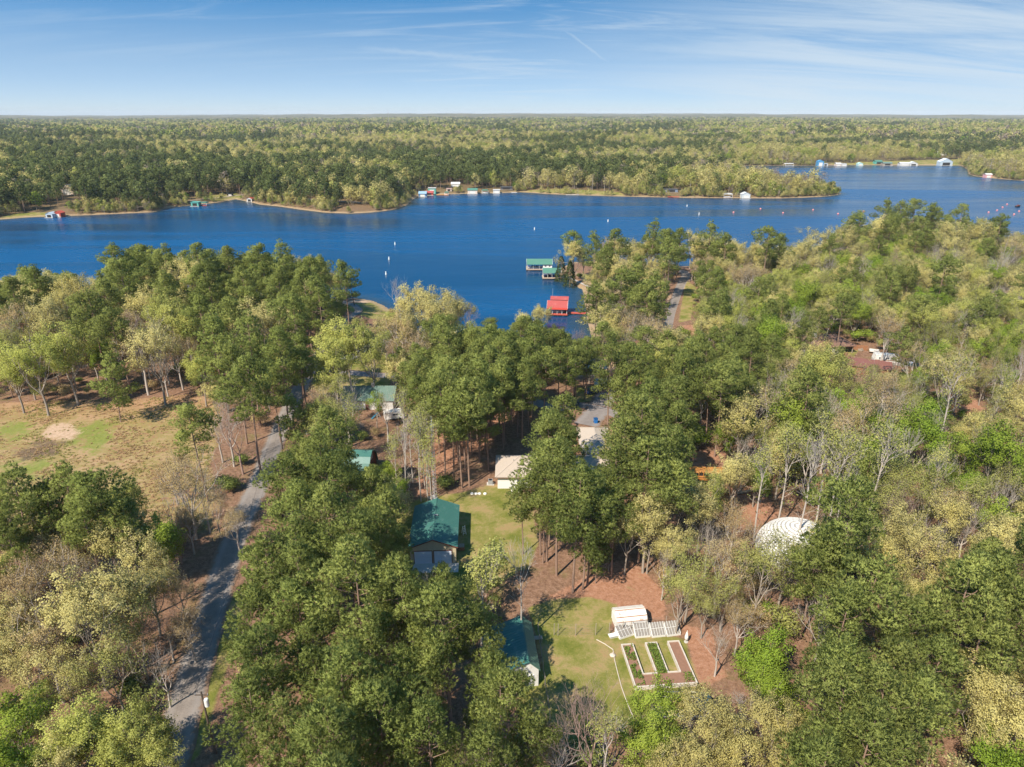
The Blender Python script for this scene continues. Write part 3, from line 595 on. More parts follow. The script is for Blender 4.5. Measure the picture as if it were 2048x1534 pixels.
# ---------------------------------------------------------------- where the trees stand: crown centre (pixel), crown radius (pixel)
T_AT = """
P 25 585 38;P 72 578 34;P 230 535 34;P 270 528 36;P 330 530 38;P 400 532 42;P 455 518 46;P 520 522 42;P 570 530 38;P 620 542 34;P 690 560 26;P 250 568 36;P 210 590 30;P 335 588 38;P 420 578 40;P 490 570 40;P 560 580 36;P 612 588 36
P 400 625 36;P 460 645 42;P 500 700 45;P 470 730 45;P 497 775 50;P 590 655 40;P 600 700 30;P 430 685 36;P 190 645 36;P 232 655 38;P 640 600 30;P 560 720 36;P 545 770 30
O 100 590 42;O 145 600 42;O 290 562 30;O 380 560 42;O 295 615 40;O 345 572 30;O 95 645 45;O 130 632 42;O 182 612 36;M 40 655 45;Y 130 705 75;Y 370 655 60;Y 335 645 45;O 530 645 55;M 275 685 55;O 310 705 48;Y 25 745 40;G 205 718 28;B 230 690 26;B 325 700 28;Q 225 765 34;Y 70 730 50;Y 400 740 36;L 20 690 40
Y 695 690 58;Y 665 730 48;Y 742 705 46;O 812 662 42;O 852 605 62;O 828 614 44;O 900 625 40;M 805 665 46;B 790 575 22;B 932 615 20;O 880 640 40;M 792 684 32
Q 590 840 28;M 645 812 36;L 690 845 46;Y 640 830 34;G 752 815 22;B 770 800 36;L 660 860 40;B 690 800 40;S 835 870 26;S 850 890 22;S 805 890 24;S 790 900 20;S 860 930 20;G 775 950 24;G 790 985 22
P 388 862 38;B 452 835 42;B 472 860 38;B 432 845 34;M 370 965 56;M 340 935 36;M 470 1045 32;B 335 1005 40;B 405 985 36;M 430 1010 30;M 375 1040 34;B 350 1060 30
P 38 1022 50;P 92 1012 48;P 142 1000 48;P 200 1018 48;P 246 1040 44;P 20 1085 42;P 172 1055 44
M 75 1092 58;O 130 1072 52;O 170 1068 48;O 240 1082 58;O 285 1122 56;M 60 1172 62;M 120 1150 58;B 185 1130 44;O 170 1230 82;O 232 1212 72;M 90 1285 66;O 40 1322 58;L 270 1255 58;O 300 1182 48;G 322 1092 44;O 130 1352 58;L 222 1335 60;Y 70 1420 48;G 40 1475 66;Y 180 1470 76;Y 270 1462 66;Y 120 1505 60;Y 300 1510 50;Y 225 1540 60;G 10 1545 60;B 330 1245 36;B 322 1335 40;M 360 1180 34;O 20 1240 50;O 20 1130 44;M 375 1250 34
P 520 1140 58;P 592 1112 54;P 662 1062 56;P 602 1012 48;P 572 962 40;P 642 942 42;P 730 1035 38;P 762 1082 48;P 702 1122 56;P 785 1165 46;P 985 1362 52;P 1000 1430 58;P 1062 1490 46;P 800 1110 30;Q 985 1130 26;Q 965 1180 24;Q 880 1160 18
B 1190 1430 86;B 1120 1485 58;S 960 1150 40;S 1042 1130 34;M 1060 1515 48;M 930 1510 56;B 850 1168 24;S 1215 1470 34;B 1000 1520 40;B 870 1500 50
P 1082 988 34;P 1046 1000 30;P 1102 968 34;P 1088 1020 30;P 1112 865 40;P 1122 838 36;P 1098 890 36;P 1142 895 34;P 1242 905 48;P 1282 875 48;P 1332 905 52;P 1232 958 44;P 1292 955 48;P 1342 965 46;P 1205 1005 36;Q 1195 1110 24;P 1230 1035 34
O 1295 1035 56;O 1355 1015 52;O 1255 1062 44;O 1405 1015 46;O 1442 965 30;O 1472 948 42;Y 1410 990 40;B 1420 1065 40
O 1487 840 58;B 1540 785 44;Y 1642 745 50;P 1618 785 44;B 1662 835 48;M 1740 825 58;G 1592 855 48;G 1642 862 38;G 1792 885 44;G 1842 875 48;G 1740 925 38;O 1945 865 38;G 1992 925 56;G 1930 915 34;S 1530 930 30;S 1580 900 32;S 1622 930 36;S 1682 925 40;S 1770 890 40;S 1660 900 36;S 1690 960 30;Q 1732 965 32;G 1882 945 28;M 1775 660 34;P 1805 690 24;M 1830 720 34;B 1720 760 40;L 1700 770 40;O 1900 740 34;S 1910 760 30;G 1530 680 36;G 1610 600 28;L 1800 950 50;L 1850 990 46;L 1780 1000 44;M 1900 1010 44
P 1692 1070 62;P 1655 1110 52;P 1652 1088 40;P 1626 1140 40;O 1742 1115 46;P 1722 1178 66;M 1642 1190 46;L 1790 1210 46;P 1690 1240 56;P 1930 1215 66;P 1990 1175 66;P 2035 1235 66;P 1960 1280 58;P 1700 1355 64;P 1765 1420 66;P 1680 1440 62;P 1790 1335 60;P 1840 1420 60;P 1730 1500 66;P 1640 1490 58;M 1870 1265 50;O 1850 1180 46
L 1520 1145 56;L 1572 1125 48;O 1832 1092 52;O 1800 1055 46;O 1882 1132 48;O 1990 1092 48;O 2032 1075 48;O 1970 1385 66;O 2022 1445 66;O 1962 1462 56;O 2042 1362 48;G 1985 1520 50;G 1525 1315 50;G 1540 1372 42;G 1512 1352 38;B 1650 1225 54;G 1312 1422 46;G 1292 1475 50;G 1335 1510 40;O 1385 1405 38;O 1425 1450 56;O 1480 1500 58;O 1542 1455 56;O 1600 1490 52;O 1402 1525 56;O 1342 1535 50;O 1562 1525 56
B 1440 1275 34;L 1410 1215 34;L 1380 1150 52;L 1360 1190 44;M 1440 1135 52;M 1480 1235 38;O 1348 1092 42;B 1330 1130 30;O 1300 1075 36;L 1450 1190 40
C 1122 545 14;C 1140 552 15;O 1150 515 26;P 1148 500 18;P 1190 498 26;P 1230 498 26;P 1215 520 22;P 1305 480 24;P 1335 490 22;P 1360 478 28;P 1420 485 28;P 1452 490 22;P 1340 510 24;O 1300 500 26;O 1390 495 28;O 1465 510 24;P 1535 495 30;P 1560 490 26;O 1600 505 26;B 1575 500 16;B 1490 505 18;O 1240 545 28;P 1195 600 42;P 1240 590 38;P 1300 595 38;P 1314 590 28;P 1270 580 30;O 1210 650 40;M 1260 650 40;M 1310 670 40;B 1290 650 26;B 1310 630 26;O 1350 690 34;L 1220 680 40;O 1080 625 22;B 1150 665 24;O 1055 635 24
P 1770 428 28;P 1800 425 28;P 1830 428 28;P 1865 425 32;P 1780 450 28;P 1920 440 24;P 2005 450 20;O 1760 460 30;P 1700 455 24;P 1720 450 20;O 1690 475 34;O 1640 490 34;O 1960 470 34;O 1900 475 30;M 2020 500 30;B 2010 520 34
"""
B_AT = 'P 923 976;P 939 971;P 960 925;P 970 906;P 909 966;P 891 955;S 850 977;P 1010 889;P 1006 900;P 982 873;P 944 906;P 1043 889;P 1064 834;P 1088 837;P 1150 812;P 1214 862;P 1117 796;P 930 939;P 916 928;P 1023 851;P 966 862;P 999 851;P 880 906;S 842 950;S 826 965;S 812 930;P 1170 800;P 1200 775;P 1244 850;P 1250 815;S 857 960;P 1147 1185;P 1176 1171;P 1094 1122;P 1112 1150;P 1165 1180'   # trunks seen from foot to crown
OPEN = [  # outlines (pixels) that stay in view: no crown may cover them
 [(-300, 448), (0, 438), (250, 428), (330, 416), (470, 399), (560, 413), (740, 425), (815, 409), (836, 393), (1000, 386), (1250, 394), (1450, 397), (1600, 396), (1674, 391), (1684, 387), (1650, 355), (1600, 338), (1540, 331), (1700, 331), (1922, 331), (1940, 350), (2060, 363), (2060, 458),
  (2020, 455), (2000, 432), (1975, 440), (1950, 425), (1915, 418), (1890, 424), (1865, 403), (1820, 407), (1760, 410), (1735, 436), (1700, 436), (1650, 458), (1600, 482), (1575, 478), (1555, 464), (1520, 478), (1500, 490), (1460, 468), (1430, 462), (1400, 470), (1360, 454), (1300, 458), (1280, 478), (1230, 474), (1190, 474), (1160, 486), (1145, 482), (1118, 500), (1108, 545), (1135, 558), (1155, 572),
  (1166, 578), (1162, 600), (1160, 640), (1130, 636), (1095, 634), (1080, 606), (1050, 622), (1030, 634), (990, 642), (945, 645), (925, 605), (895, 594), (870, 578), (840, 574), (800, 590), (775, 590), (765, 612), (715, 604), (708, 595), (704, 560), (690, 532), (672, 548), (640, 515), (600, 506), (560, 505), (510, 492), (450, 482), (400, 500), (370, 502), (345, 508), (300, 494), (260, 494), (225, 506), (190, 548), (168, 565), (130, 540), (85, 545), (50, 530), (0, 552), (-300, 590)],
 [(0, 815), (100, 806), (250, 806), (380, 795), (412, 810), (350, 830), (345, 900), (300, 960), (285, 985), (215, 925), (110, 925), (0, 985)],
 [(598, 775), (622, 745), (638, 745), (600, 810), (572, 895), (545, 960), (532, 1010), (512, 1050), (485, 1090), (460, 1170), (430, 1270), (385, 1390), (345, 1500), (335, 1545), (296, 1545), (318, 1480), (350, 1390), (392, 1260), (425, 1150), (462, 1060), (492, 985), (535, 900), (575, 830)],
 [(690, 612), (720, 600), (765, 612), (750, 640), (700, 632)],
 [(622, 745), (640, 700), (668, 655), (690, 640), (700, 650), (668, 690), (642, 745)], [(1000, 890), (1075, 893), (1170, 905), (1165, 930), (1060, 935), (1030, 965)],
 [(828, 1000), (920, 1000), (960, 975), (1012, 968), (1025, 1000), (1045, 1050), (1050, 1110), (1020, 1140), (945, 1130), (915, 1135), (870, 1130), (824, 1100)],
 [(985, 1228), (1060, 1222), (1075, 1180), (1150, 1172), (1250, 1130), (1305, 1190), (1300, 1250), (1372, 1262), (1388, 1330), (1330, 1375), (1265, 1385), (1215, 1330), (1190, 1320), (1130, 1320), (1075, 1345), (1050, 1345), (1040, 1300), (1010, 1280)],
 [(985, 898), (1032, 893), (1028, 968), (975, 970)], [(1168, 826), (1222, 826), (1222, 846), (1200, 856), (1208, 895), (1180, 892)],
 [(1518, 1085), (1545, 1050), (1590, 1028), (1630, 1035), (1590, 1080), (1550, 1092)], [(1388, 928), (1440, 928), (1440, 958), (1388, 956)],
 [(1640, 668), (1708, 672), (1722, 700), (1760, 698), (1812, 705), (1824, 730), (1770, 738), (1735, 735), (1700, 712), (1668, 700)], [(1785, 735), (1802, 672), (1790, 672), (1778, 720)],
 [(1326, 648), (1336, 592), (1350, 560), (1372, 544), (1394, 556), (1388, 600), (1378, 650)], [(700, 768), (780, 768), (778, 785), (700, 785)], [(700, 906), (750, 900), (750, 940), (715, 940)], [(860, 845), (878, 845), (880, 1000), (862, 1000)],
 [(1055, 518), (1106, 518), (1122, 540), (1170, 575), (1165, 590), (1130, 575), (1055, 545)], [(1084, 596), (1172, 596), (1172, 642), (1084, 642)], [(415, 1385), (432, 1385), (438, 1510), (425, 1510)],
 [(1060, 845), (985, 880), (900, 965), (870, 985), (960, 985), (1000, 880), (1060, 860)], [(1888, 795), (1965, 800), (1965, 820), (1920, 815)], [(775, 825), (805, 825), (805, 848), (775, 848)],
 [(1140, 650), (1158, 650), (1158, 672), (1145, 672)]]
KEEP = [np.array(p, float) for p in OPEN]
NOPLANT = [gpoly(p) for p in [[(815, 1000), (920, 1000), (1062, 968), (1070, 1095), (1000, 1140), (920, 1180), (815, 1140)], [(975, 1225), (1075, 1225), (1250, 1150), (1390, 1240), (1420, 1420), (1300, 1450), (1230, 1440), (1060, 1380), (975, 1370)],
   [(980, 890), (1240, 890), (1240, 985), (980, 985)], [(1165, 815), (1230, 815), (1225, 900), (1160, 900)], [(1370, 915), (1450, 915), (1450, 970), (1370, 970)], [(1500, 1020), (1680, 1020), (1680, 1140), (1500, 1140)], [(1640, 684), (1715, 686), (1790, 712), (1826, 735), (1740, 742), (1690, 722), (1640, 700)],
   [(-300, 810), (0, 812), (400, 795), (430, 830), (420, 960), (330, 1040), (0, 1010), (-300, 1060)], [(670, 745), (800, 745), (800, 850), (670, 850)], [(620, 890), (760, 890), (760, 950), (620, 950)], [(690, 600), (765, 600), (775, 640), (690, 640)]]]
ZONES = [  # outline of crown centres (pixels), spacing in metres, mix of kinds
 ([(-250, 552), (0, 545), (190, 540), (250, 500), (450, 488), (640, 510), (700, 560), (690, 640), (600, 640), (440, 610), (200, 620), (-250, 640)], 5.6, 'PPPOPO'),
 ([(-350, 640), (0, 620), (330, 600), (690, 620), (640, 700), (560, 800), (430, 800), (0, 800), (-350, 830)], 6.2, 'YOYOMYPOBY'),
 ([(640, 690), (760, 620), (900, 590), (950, 640), (900, 690), (800, 720), (660, 740)], 7.5, 'OYOM'),
 ([(795, 700), (880, 660), (960, 640), (1130, 645), (1200, 690), (1240, 740), (1200, 750), (1090, 740), (1040, 780), (960, 850), (870, 855), (800, 800)], 4.7, 'P'),
 ([(1230, 700), (1400, 660), (1560, 650), (1600, 700), (1500, 770), (1410, 840), (1370, 960), (1250, 980), (1230, 850)], 5.5, 'PPPPPLYO'),
 ([(1160, 580), (1340, 560), (1350, 700), (1230, 720), (1180, 690)], 6.2, 'OMBLOP'),
 ([(1120, 490), (1300, 470), (1600, 490), (1600, 530), (1380, 560), (1170, 575)], 6.5, 'POOMP'),
 ([(1390, 540), (1600, 490), (1760, 430), (1900, 430), (2060, 465), (2350, 500), (2350, 720), (2048, 705), (1740, 690), (1640, 680), (1390, 665)], 5.9, 'PPPOLGYLBOPM'),
 ([(600, 760), (800, 760), (800, 860), (870, 880), (870, 980), (780, 990), (760, 900), (600, 890)], 7.0, 'LBMSOL'),
 ([(-300, 950), (260, 960), (300, 1050), (400, 1000), (440, 1060), (400, 1180), (330, 1300), (310, 1420), (320, 1700), (-300, 1800)], 6.6, 'OOMOLYB'),
 ([(540, 905), (700, 900), (770, 980), (830, 1120), (840, 1170), (960, 1240), (985, 1330), (985, 1420), (960, 1720), (400, 1720), (450, 1400), (490, 1270), (470, 1120), (530, 1000)], 5.1, 'PPPPPPPPPQ'),
 ([(960, 1470), (1250, 1480), (1250, 1720), (960, 1720)], 6.5, 'BMBPS'),
 ([(1250, 1390), (1480, 1330), (1620, 1440), (1640, 1720), (1250, 1720)], 6.6, 'OOOG'),
 ([(1600, 1300), (1700, 1240), (1880, 1240), (1900, 1440), (1880, 1720), (1640, 1720), (1620, 1400)], 5.6, 'PPLPOPM'),
 ([(1880, 1150), (2300, 1100), (2300, 1350), (1900, 1320)], 5.8, 'OPPLP'), ([(1880, 1330), (2350, 1330), (2350, 1800), (1880, 1720)], 6.4, 'OOYOG'),
 ([(1580, 1050), (1780, 1040), (1830, 1230), (1700, 1260), (1580, 1230)], 6.2, 'LPPOM'),
 ([(1220, 1000), (1500, 960), (1520, 1250), (1480, 1420), (1420, 1340), (1400, 1200), (1300, 1110), (1230, 1080)], 6.3, 'OLMBOY'),
 ([(1380, 760), (1640, 690), (1700, 740), (2048, 690), (2350, 690), (2350, 1120), (1800, 1130), (1650, 1040), (1540, 1000), (1460, 900)], 5.6, 'LSBLMOGSLB')]
rng = np.random.default_rng(7)
ALL = []                                                            # kind, x, y, scale, rot
def spec_trees():
    for line in T_AT.split('\n'):
        for e in line.split(';'):
            w = e.split()
            if len(w) != 4: continue
            k, px, py, rp = w[0], float(w[1]), float(w[2]), float(w[3]); nm, H, R, cf = KIND[k]; s = 1.0
            for _ in range(6):
                z = 5 + H * s * cf; x, y = at(px, py, z); z = gz(x, y) + H * s * cf; x, y = at(px, py, z); dep = px_of(x, y, z)[2]; s = float(np.clip(rp * dep / F / R, .62, 1.18 if k == 'P' else 1.4))
            ALL.append((k, float(x), float(y), s, rng.uniform(0, 6.28)))
    for e in B_AT.split(';'):
        k, px, py = e.split(); x, y, z = ground_at(float(px), float(py)); ALL.append((k, x, y, rng.uniform(.9, 1.06) * (.80 if float(py) < 832 else 1), rng.uniform(0, 6.28)))
spec_trees()
def covers_open(k, x, y, s, slack=.86):
    nm, H, R, cf = KIND[k]; z0 = land(x, y); n = len(x); bad = np.zeros(n, bool)
    for a, q in [(a, q) for a in np.arange(10) * math.pi / 5 for q in (1.0, .62, .3)]:
        u = R * s * slack * q
        X, Y, _ = px_of(x + u * math.cos(a), y, z0 + H * s * cf + H * s * (1 - cf) * .92 * q * math.sin(a))
        for p in KEEP: bad |= in_poly(p, X, Y)
    return bad
class Grid:
    def __init__(s, c=7.0): s.c = c; s.d = {}
    def near(s, x, y, r):
        i, j = int(x // s.c), int(y // s.c)
        return any((x - a) ** 2 + (y - b) ** 2 < r * r for di in (-1, 0, 1) for dj in (-1, 0, 1) for a, b in s.d.get((i + di, j + dj), ()))
    def add(s, x, y): s.d.setdefault((int(x // s.c), int(y // s.c)), []).append((x, y))
def fill_zones():
    gr = Grid()
    for k, x, y, s, r in ALL: gr.add(x, y)
    for poly, sp, mixk in ZONES:
        w = np.array([at(px, py, 17.0) for px, py in poly]); w[:, 1] = np.clip(w[:, 1], -20, 900)
        lo, hi = w.min(0), w.max(0); n = int((hi[0] - lo[0]) * (hi[1] - lo[1]) / (sp * sp) * 5)
        P = rng.uniform(lo, hi, (n, 2)); P = P[in_poly(w, P[:, 0], P[:, 1])]
        sd = -sdist(LAKE, P[:, 0], P[:, 1]); ok = sd > 2.0
        for q in NOPLANT: ok &= ~in_poly(q, P[:, 0], P[:, 1])
        for c, wd in ROADS: ok &= dist_line(c[::3], P[:, 0], P[:, 1], False) > wd / 2 + 1.6
        ok &= np.hypot(P[:, 0], P[:, 1]) > 24; P = P[ok]
        ks = np.array(list(mixk)); nz = wave(P[:, 0], P[:, 1], 45, len(mixk)) * .5 + .5
        pick = ks[np.clip(((nz * .5 + rng.uniform(0, 1, len(P)) * .5) * len(ks)).astype(int), 0, len(ks) - 1)] if len(mixk) > 1 else np.full(len(P), mixk)
        sc = rng.uniform(.72, 1.12, len(P)) * np.where(pick == 'P', .93, 1.0); bad = np.zeros(len(P), bool)
        for k in set(pick):
            m = pick == k; bad[m] = covers_open(k, P[m, 0], P[m, 1], sc[m])
        for (x, y), k, s in zip(P[~bad], pick[~bad], sc[~bad]):
            if gr.near(x, y, sp * s * (1.0 if k in 'PYO' else .86)): continue
            gr.add(x, y); ALL.append((str(k), float(x), float(y), float(s), rng.uniform(0, 6.28)))
fill_zones()
# ---------------------------------------------------------------- plant them: the largest in view as trees of their own, the rest as one wood
def instancer(name, pts, scl, rot, idx, protos, label, zs=None):
    """one object of kind stuff that sets a shape on each point"""
    coll = bpy.data.collections.new(name + ' shapes')
    for i, me in enumerate(protos): coll.objects.link(bpy.data.objects.new('%s_shape.%03d' % (name, i + 1), me))
    me = bpy.data.meshes.new(name); me.vertices.add(len(pts)); me.vertices.foreach_set('co', np.ascontiguousarray(pts, 'f4').reshape(-1)); me.update()
    fattr(me, 'scl', scl); fattr(me, 'rot', rot); a = me.attributes.new('idx', 'INT', 'POINT'); a.data.foreach_set('value', np.ascontiguousarray(idx, 'i4'))
    ng = bpy.data.node_groups.new(name, 'GeometryNodeTree'); ng.interface.new_socket('Geometry', in_out='INPUT', socket_type='NodeSocketGeometry'); ng.interface.new_socket('Geometry', in_out='OUTPUT', socket_type='NodeSocketGeometry')
    N, L = ng.nodes, ng.links; gi = N.new('NodeGroupInput'); go = N.new('NodeGroupOutput'); ip = N.new('GeometryNodeInstanceOnPoints'); ci = N.new('GeometryNodeCollectionInfo')
    ci.inputs[0].default_value = coll; ci.inputs[1].default_value = True; ci.inputs[2].default_value = True
    def named(nm, t):
        n = N.new('GeometryNodeInputNamedAttribute'); n.data_type = t; n.inputs[0].default_value = nm; return n.outputs[0]
    cx = N.new('ShaderNodeCombineXYZ'); L.new(named('rot', 'FLOAT'), cx.inputs[2])
    L.new(gi.outputs[0], ip.inputs['Points']); L.new(ci.outputs[0], ip.inputs['Instance']); ip.inputs['Pick Instance'].default_value = True
    L.new(named('idx', 'INT'), ip.inputs['Instance Index']); L.new(cx.outputs[0], ip.inputs['Rotation']); L.new(named('scl', 'FLOAT'), ip.inputs['Scale']); L.new(ip.outputs[0], go.inputs[0])
    o = link(name, me); mo = o.modifiers.new('scatter', 'NODES'); mo.node_group = ng
    return tag(o, label, kind='stuff')

BASES, JOIN = {}, {}
for k, lst in SHAPES.items():
    nm = KIND[k][0]
    for tr, cr, mats in lst:
        BASES.setdefault(k, []).append((tr.mesh(nm + '_trunk', mats[:1]), cr.mesh(nm + '_crown', mats)))
        JOIN.setdefault(k, []).append(merge(tr, cr).mesh(nm + '_shape', mats))
KINDS = list(BASES); OFFS = {}; PROTOS = []
for k in KINDS: OFFS[k] = len(PROTOS); PROTOS += JOIN[k]

LOOK = {'P': 'tall dark green pine', 'Q': 'short bushy pine', 'O': 'pale yellow budding oak', 'Y': 'yellow-green leafy tree', 'G': 'fresh bright green tree', 'M': 'tan twiggy budding tree',
        'B': 'bare grey branching tree', 'S': 'slender pale nearly bare tree', 'L': 'olive sparse-leaved tree', 'C': 'dark cone-shaped cedar'}
MARKS = [('green-roofed garage', 866, 1070), ('green-roofed shed beside the lawn', 1025, 1290), ('white barn-shaped shed', 1262, 1240), ('E-shaped garden bed', 1320, 1340), ('tan-roofed white house', 1060, 930), ('blue recycling bin', 1190, 842),
 ('lattice radio tower', 868, 990), ('white tiled dome', 1585, 1075), ('orange school bus', 1412, 945), ('brown-roofed house', 1660, 690), ('rust-roofed shed', 1735, 725), ('red boathouse', 1118, 625), ('twin green boathouses', 1090, 545),
 ('sand patch in the field', 118, 865), ('field corner by the road', 400, 800), ('near end of the field', 200, 985), ('green lakeside lawn', 740, 615), ('pale green metal roof', 735, 780), ('dark red gable', 745, 925), ('utility pole by the road', 428, 1500), ('red clay bank', 1935, 810),
 ('road junction by the pines', 575, 830), ('red-shouldered lane', 1355, 600), ('head of the cove', 1180, 735), ('wooded point beyond the lane', 1500, 520), ('ridge above the far water', 1820, 470), ('bend of the road', 470, 1080), ('wire fence', 1200, 1265), ('lower road verge', 350, 1400), ('pole by the lakeshore', 709, 612),
 ('left lakeside wood', 200, 610), ('lower right corner', 1960, 1480), ('right edge wood', 1990, 1000), ('lane-side pine wood', 1480, 660), ('bottom pine wood', 650, 1440), ('left edge hardwoods', 60, 1250), ('upper right hillside', 1850, 590), ('fallen grey log', 1505, 985), ('water gap behind the dark trunks', 1795, 485), ('hillside lawn', 1690, 715), ('antenna tower beside the camper', 1795, 735), ('right-hand picture edge above the clay', 2040, 640), ('crest of the far hillside', 1960, 530), ('little grey-roofed cabin', 1788, 795), ('hillside just right of the lane', 1450, 590), ('middle of the upper hillside', 1640, 580), ('wood right of the dome', 1850, 1060), ('wood behind the dome', 1700, 960)]
MK = [(n, *ground_at(px, py)[:2]) for n, px, py in MARKS]
ORD = ['nearest'] + [w + '-nearest' for w in 'second third fourth fifth sixth seventh eighth ninth tenth eleventh twelfth thirteenth fourteenth fifteenth sixteenth seventeenth eighteenth nineteenth twentieth'.split()]
SIDE = ['right of', 'back-right of', 'behind', 'back-left of', 'left of', 'front-left of', 'in front of', 'front-right of']
def plant():
    A = ALL; x = np.array([a[1] for a in A]); y = np.array([a[2] for a in A]); s = np.array([a[3] for a in A]); z = land(x, y)
    ks = np.array([a[0] for a in A]); H = np.array([KIND[k][1] for k in ks]) * s; R = np.array([KIND[k][2] for k in ks]) * s
    X, Y, D = px_of(x, y, z + H * .7); size = R / D; inview = (X > -60) & (X < 2108) & (Y < 1640) & (D > 8)
    names = np.array([KIND[k][0] for k in ks]); solo = np.zeros(len(A), bool)
    for nm in set(names):
        c = np.where((names == nm) & inview)[0]; solo[c[np.argsort(-size[c])][:290]] = True
    used, lab = {}, {}
    for i in np.where(solo)[0]:                                     # which landmark it stands by, and on which side of it
        d = [math.hypot(x[i] - mx, y[i] - my) for _, mx, my in MK]; j = int(np.argmin(d)); mx, my = MK[j][1:]
        dx, dy = x[i] - mx, y[i] - my; ad = math.degrees(math.atan2(dy, dx)) % 360; side = int((ad + 22.5) // 45) % 8
        lab.setdefault((ks[i], j, side), []).append((d[j], i))
    label = {}
    for (k, j, side), lst in lab.items():
        for q, (_, i) in enumerate(sorted(lst)):
            o = ORD[q] if q < len(ORD) else 'farther off than twelfth'
            label[i] = ('%s %s %s the %s' % (o, LOOK[k], SIDE[side], MK[j][0])) if q < len(ORD) else '%s in the crowd far %s the %s' % (LOOK[k], SIDE[side].replace('in front', 'front'), MK[j][0])
    cnt = {}
    for i in np.where(solo)[0]:
        k = ks[i]; v = cnt[k] = cnt.get(k, -1) + 1; tm, cm = BASES[k][v % len(BASES[k])]; nm = KIND[k][0]
        r = thing(nm, label[i], CATEG.get(k, 'tree'), (x[i], y[i], z[i] - .05), A[i][4], {'P': 'pines in the woods around the lake', 'Q': 'pines in the woods around the lake'}.get(k, nm.replace('_', ' ') + 's among the pines'))
        r.scale = (s[i],) * 3
        link('trunk', tm, r); link('crown', cm, r)
    o = ~solo
    idx = np.array([OFFS[k] + int(rng.integers(0, len(BASES[k]))) for k in ks])
    pts = np.stack([x, y, z - .05], 1)
    if o.any(): instancer('woodland', pts[o], s[o], np.array([a[4] for a in A])[o], idx[o], PROTOS, 'mixed pines and budding hardwoods filling the nearer woods')
    print('TREES', len(A), 'solo', solo.sum(), {n: int((names[solo] == n).sum()) for n in set(names)})
plant()

# understorey: bushes, saplings and brush between the trunks
def brush_shapes():
    out = []
    for sd_, kind, H, R, mats, per, lf in ((201, 'bare', 4, 1.6, (BARK_B, L_BUD), 0, .2), (202, 'oak', 4.5, 1.7, (BARK_O, L_OLV), 3, .26), (203, 'oak', 3.5, 1.6, (BARK_O, L_GRN), 4, .26), (204, 'oak', 4, 1.5, (BARK_R, L_BUD), 3, .22), (205, 'oak', 2.2, 1.2, (BARK_O, L_PINE), 5, .25)):
        tr, cr = make_broad(sd_, H, R, kind, lf, per, .2)
        for t in (tr, cr): pass
        out.append(merge(tr, cr).mesh('brush_shape', mats))
    return out
def understorey():
    n = 9000; x = rng.uniform(-260, 330, n); y = rng.uniform(30, 330, n); ok = (np.abs(x) < .82 * y + 45)
    sd = -sdist(LAKE, x, y); ok &= sd > 1.5
    for q in NOPLANT: ok &= ~in_poly(q, x, y)
    for q in Z_LAWN: ok &= ~in_poly(q, x, y)
    for c, wd in ROADS: ok &= dist_line(c[::3], x, y, False) > wd / 2 + 1.2
    X, Y, _ = px_of(x, y, land(x, y) + 1.5)
    for p in KEEP[1:]: ok &= ~in_poly(p, X, Y)
    grove = in_poly(np.array([at(a, b, 5.0) for a, b in [(830, 1000), (800, 860), (880, 760), (1240, 740), (1240, 880), (1060, 900), (980, 980)]]), x, y)
    right = (x > 25 + .05 * y); keep = np.where(grove, .07, np.where(right, .95, .42)); ok &= rng.uniform(0, 1, n) < keep
    x, y, right = x[ok], y[ok], right[ok]
    idx = np.where(right, rng.choice([0, 1, 2, 3, 1], len(x)), rng.choice([0, 1, 3, 4, 4], len(x)))
    instancer('undergrowth', np.stack([x, y, land(x, y) - .05], 1), rng.uniform(.5, 1.25, len(x)), rng.uniform(0, 6.28, len(x)), idx, brush_shapes(), 'low brush and saplings between the trunks')
understorey()
def tussocks():
    out = []
    for q, c1, c2 in ((0, (.42, .29, .15), (.50, .38, .2)), (1, (.30, .28, .09), (.40, .36, .14)), (2, (.40, .26, .15), (.46, .32, .19))):
        t = TM(); r = np.random.default_rng(400 + q); k = 26; b = r.normal(0, .16, (k, 3)) * np.array([1, 1, 0]); d = np.stack([r.normal(0, .5, k), r.normal(0, .5, k), np.ones(k)], 1); d /= np.linalg.norm(d, axis=1, keepdims=True)
        t.blades(r, b, d, .5, .09, 1, .1, r.uniform(0, 1, k), 0, np.tile([[0, -.2, 1.]], (k, 1))); out.append(t.mesh('grass_shape', [leaf_mat('dry grass', c1, c2, .3, .3)]))
    P = []
    for z_, n in ((Z_FIELD[0], 26000),):
        lo, hi = z_.min(0), z_.max(0); p = rng.uniform(lo, hi, (n, 2)); p = p[in_poly(z_, p[:, 0], p[:, 1])]
        for sq in Z_SAND[:1] + (Z_GREEN if n > 9000 else []): p = p[~in_poly(sq, p[:, 0], p[:, 1]) | (rng.uniform(0, 1, len(p)) < .12)]
        for c, wd in ROADS: p = p[dist_line(c[::3], p[:, 0], p[:, 1], False) > wd / 2 + .4]
        keepp = (wave(p[:, 0], p[:, 1], 14, 1.7) + rng.normal(0, .5, len(p)) > .1) if n > 9000 else np.ones(len(p), bool); p = p[keepp]; P.append(np.column_stack([p, np.full(len(p), 1.0 if n > 9000 else .4)]))
    P = np.concatenate(P); v = wave(P[:, 0], P[:, 1], 22, 4.4) + rng.normal(0, .4, len(P)); idx = np.where(v > .45, 2, np.where(v > -.25, 0, 1)); idx = np.where(P[:, 2] < .5, 1, idx)
    instancer('dry_grass', np.stack([P[:, 0], P[:, 1], land(P[:, 0], P[:, 1]) - .02], 1), rng.uniform(.3, .85, len(P)) * P[:, 2], rng.uniform(0, 6.28, len(P)), idx, out, 'dry tan grass tussocks over the open field')
tussocks()

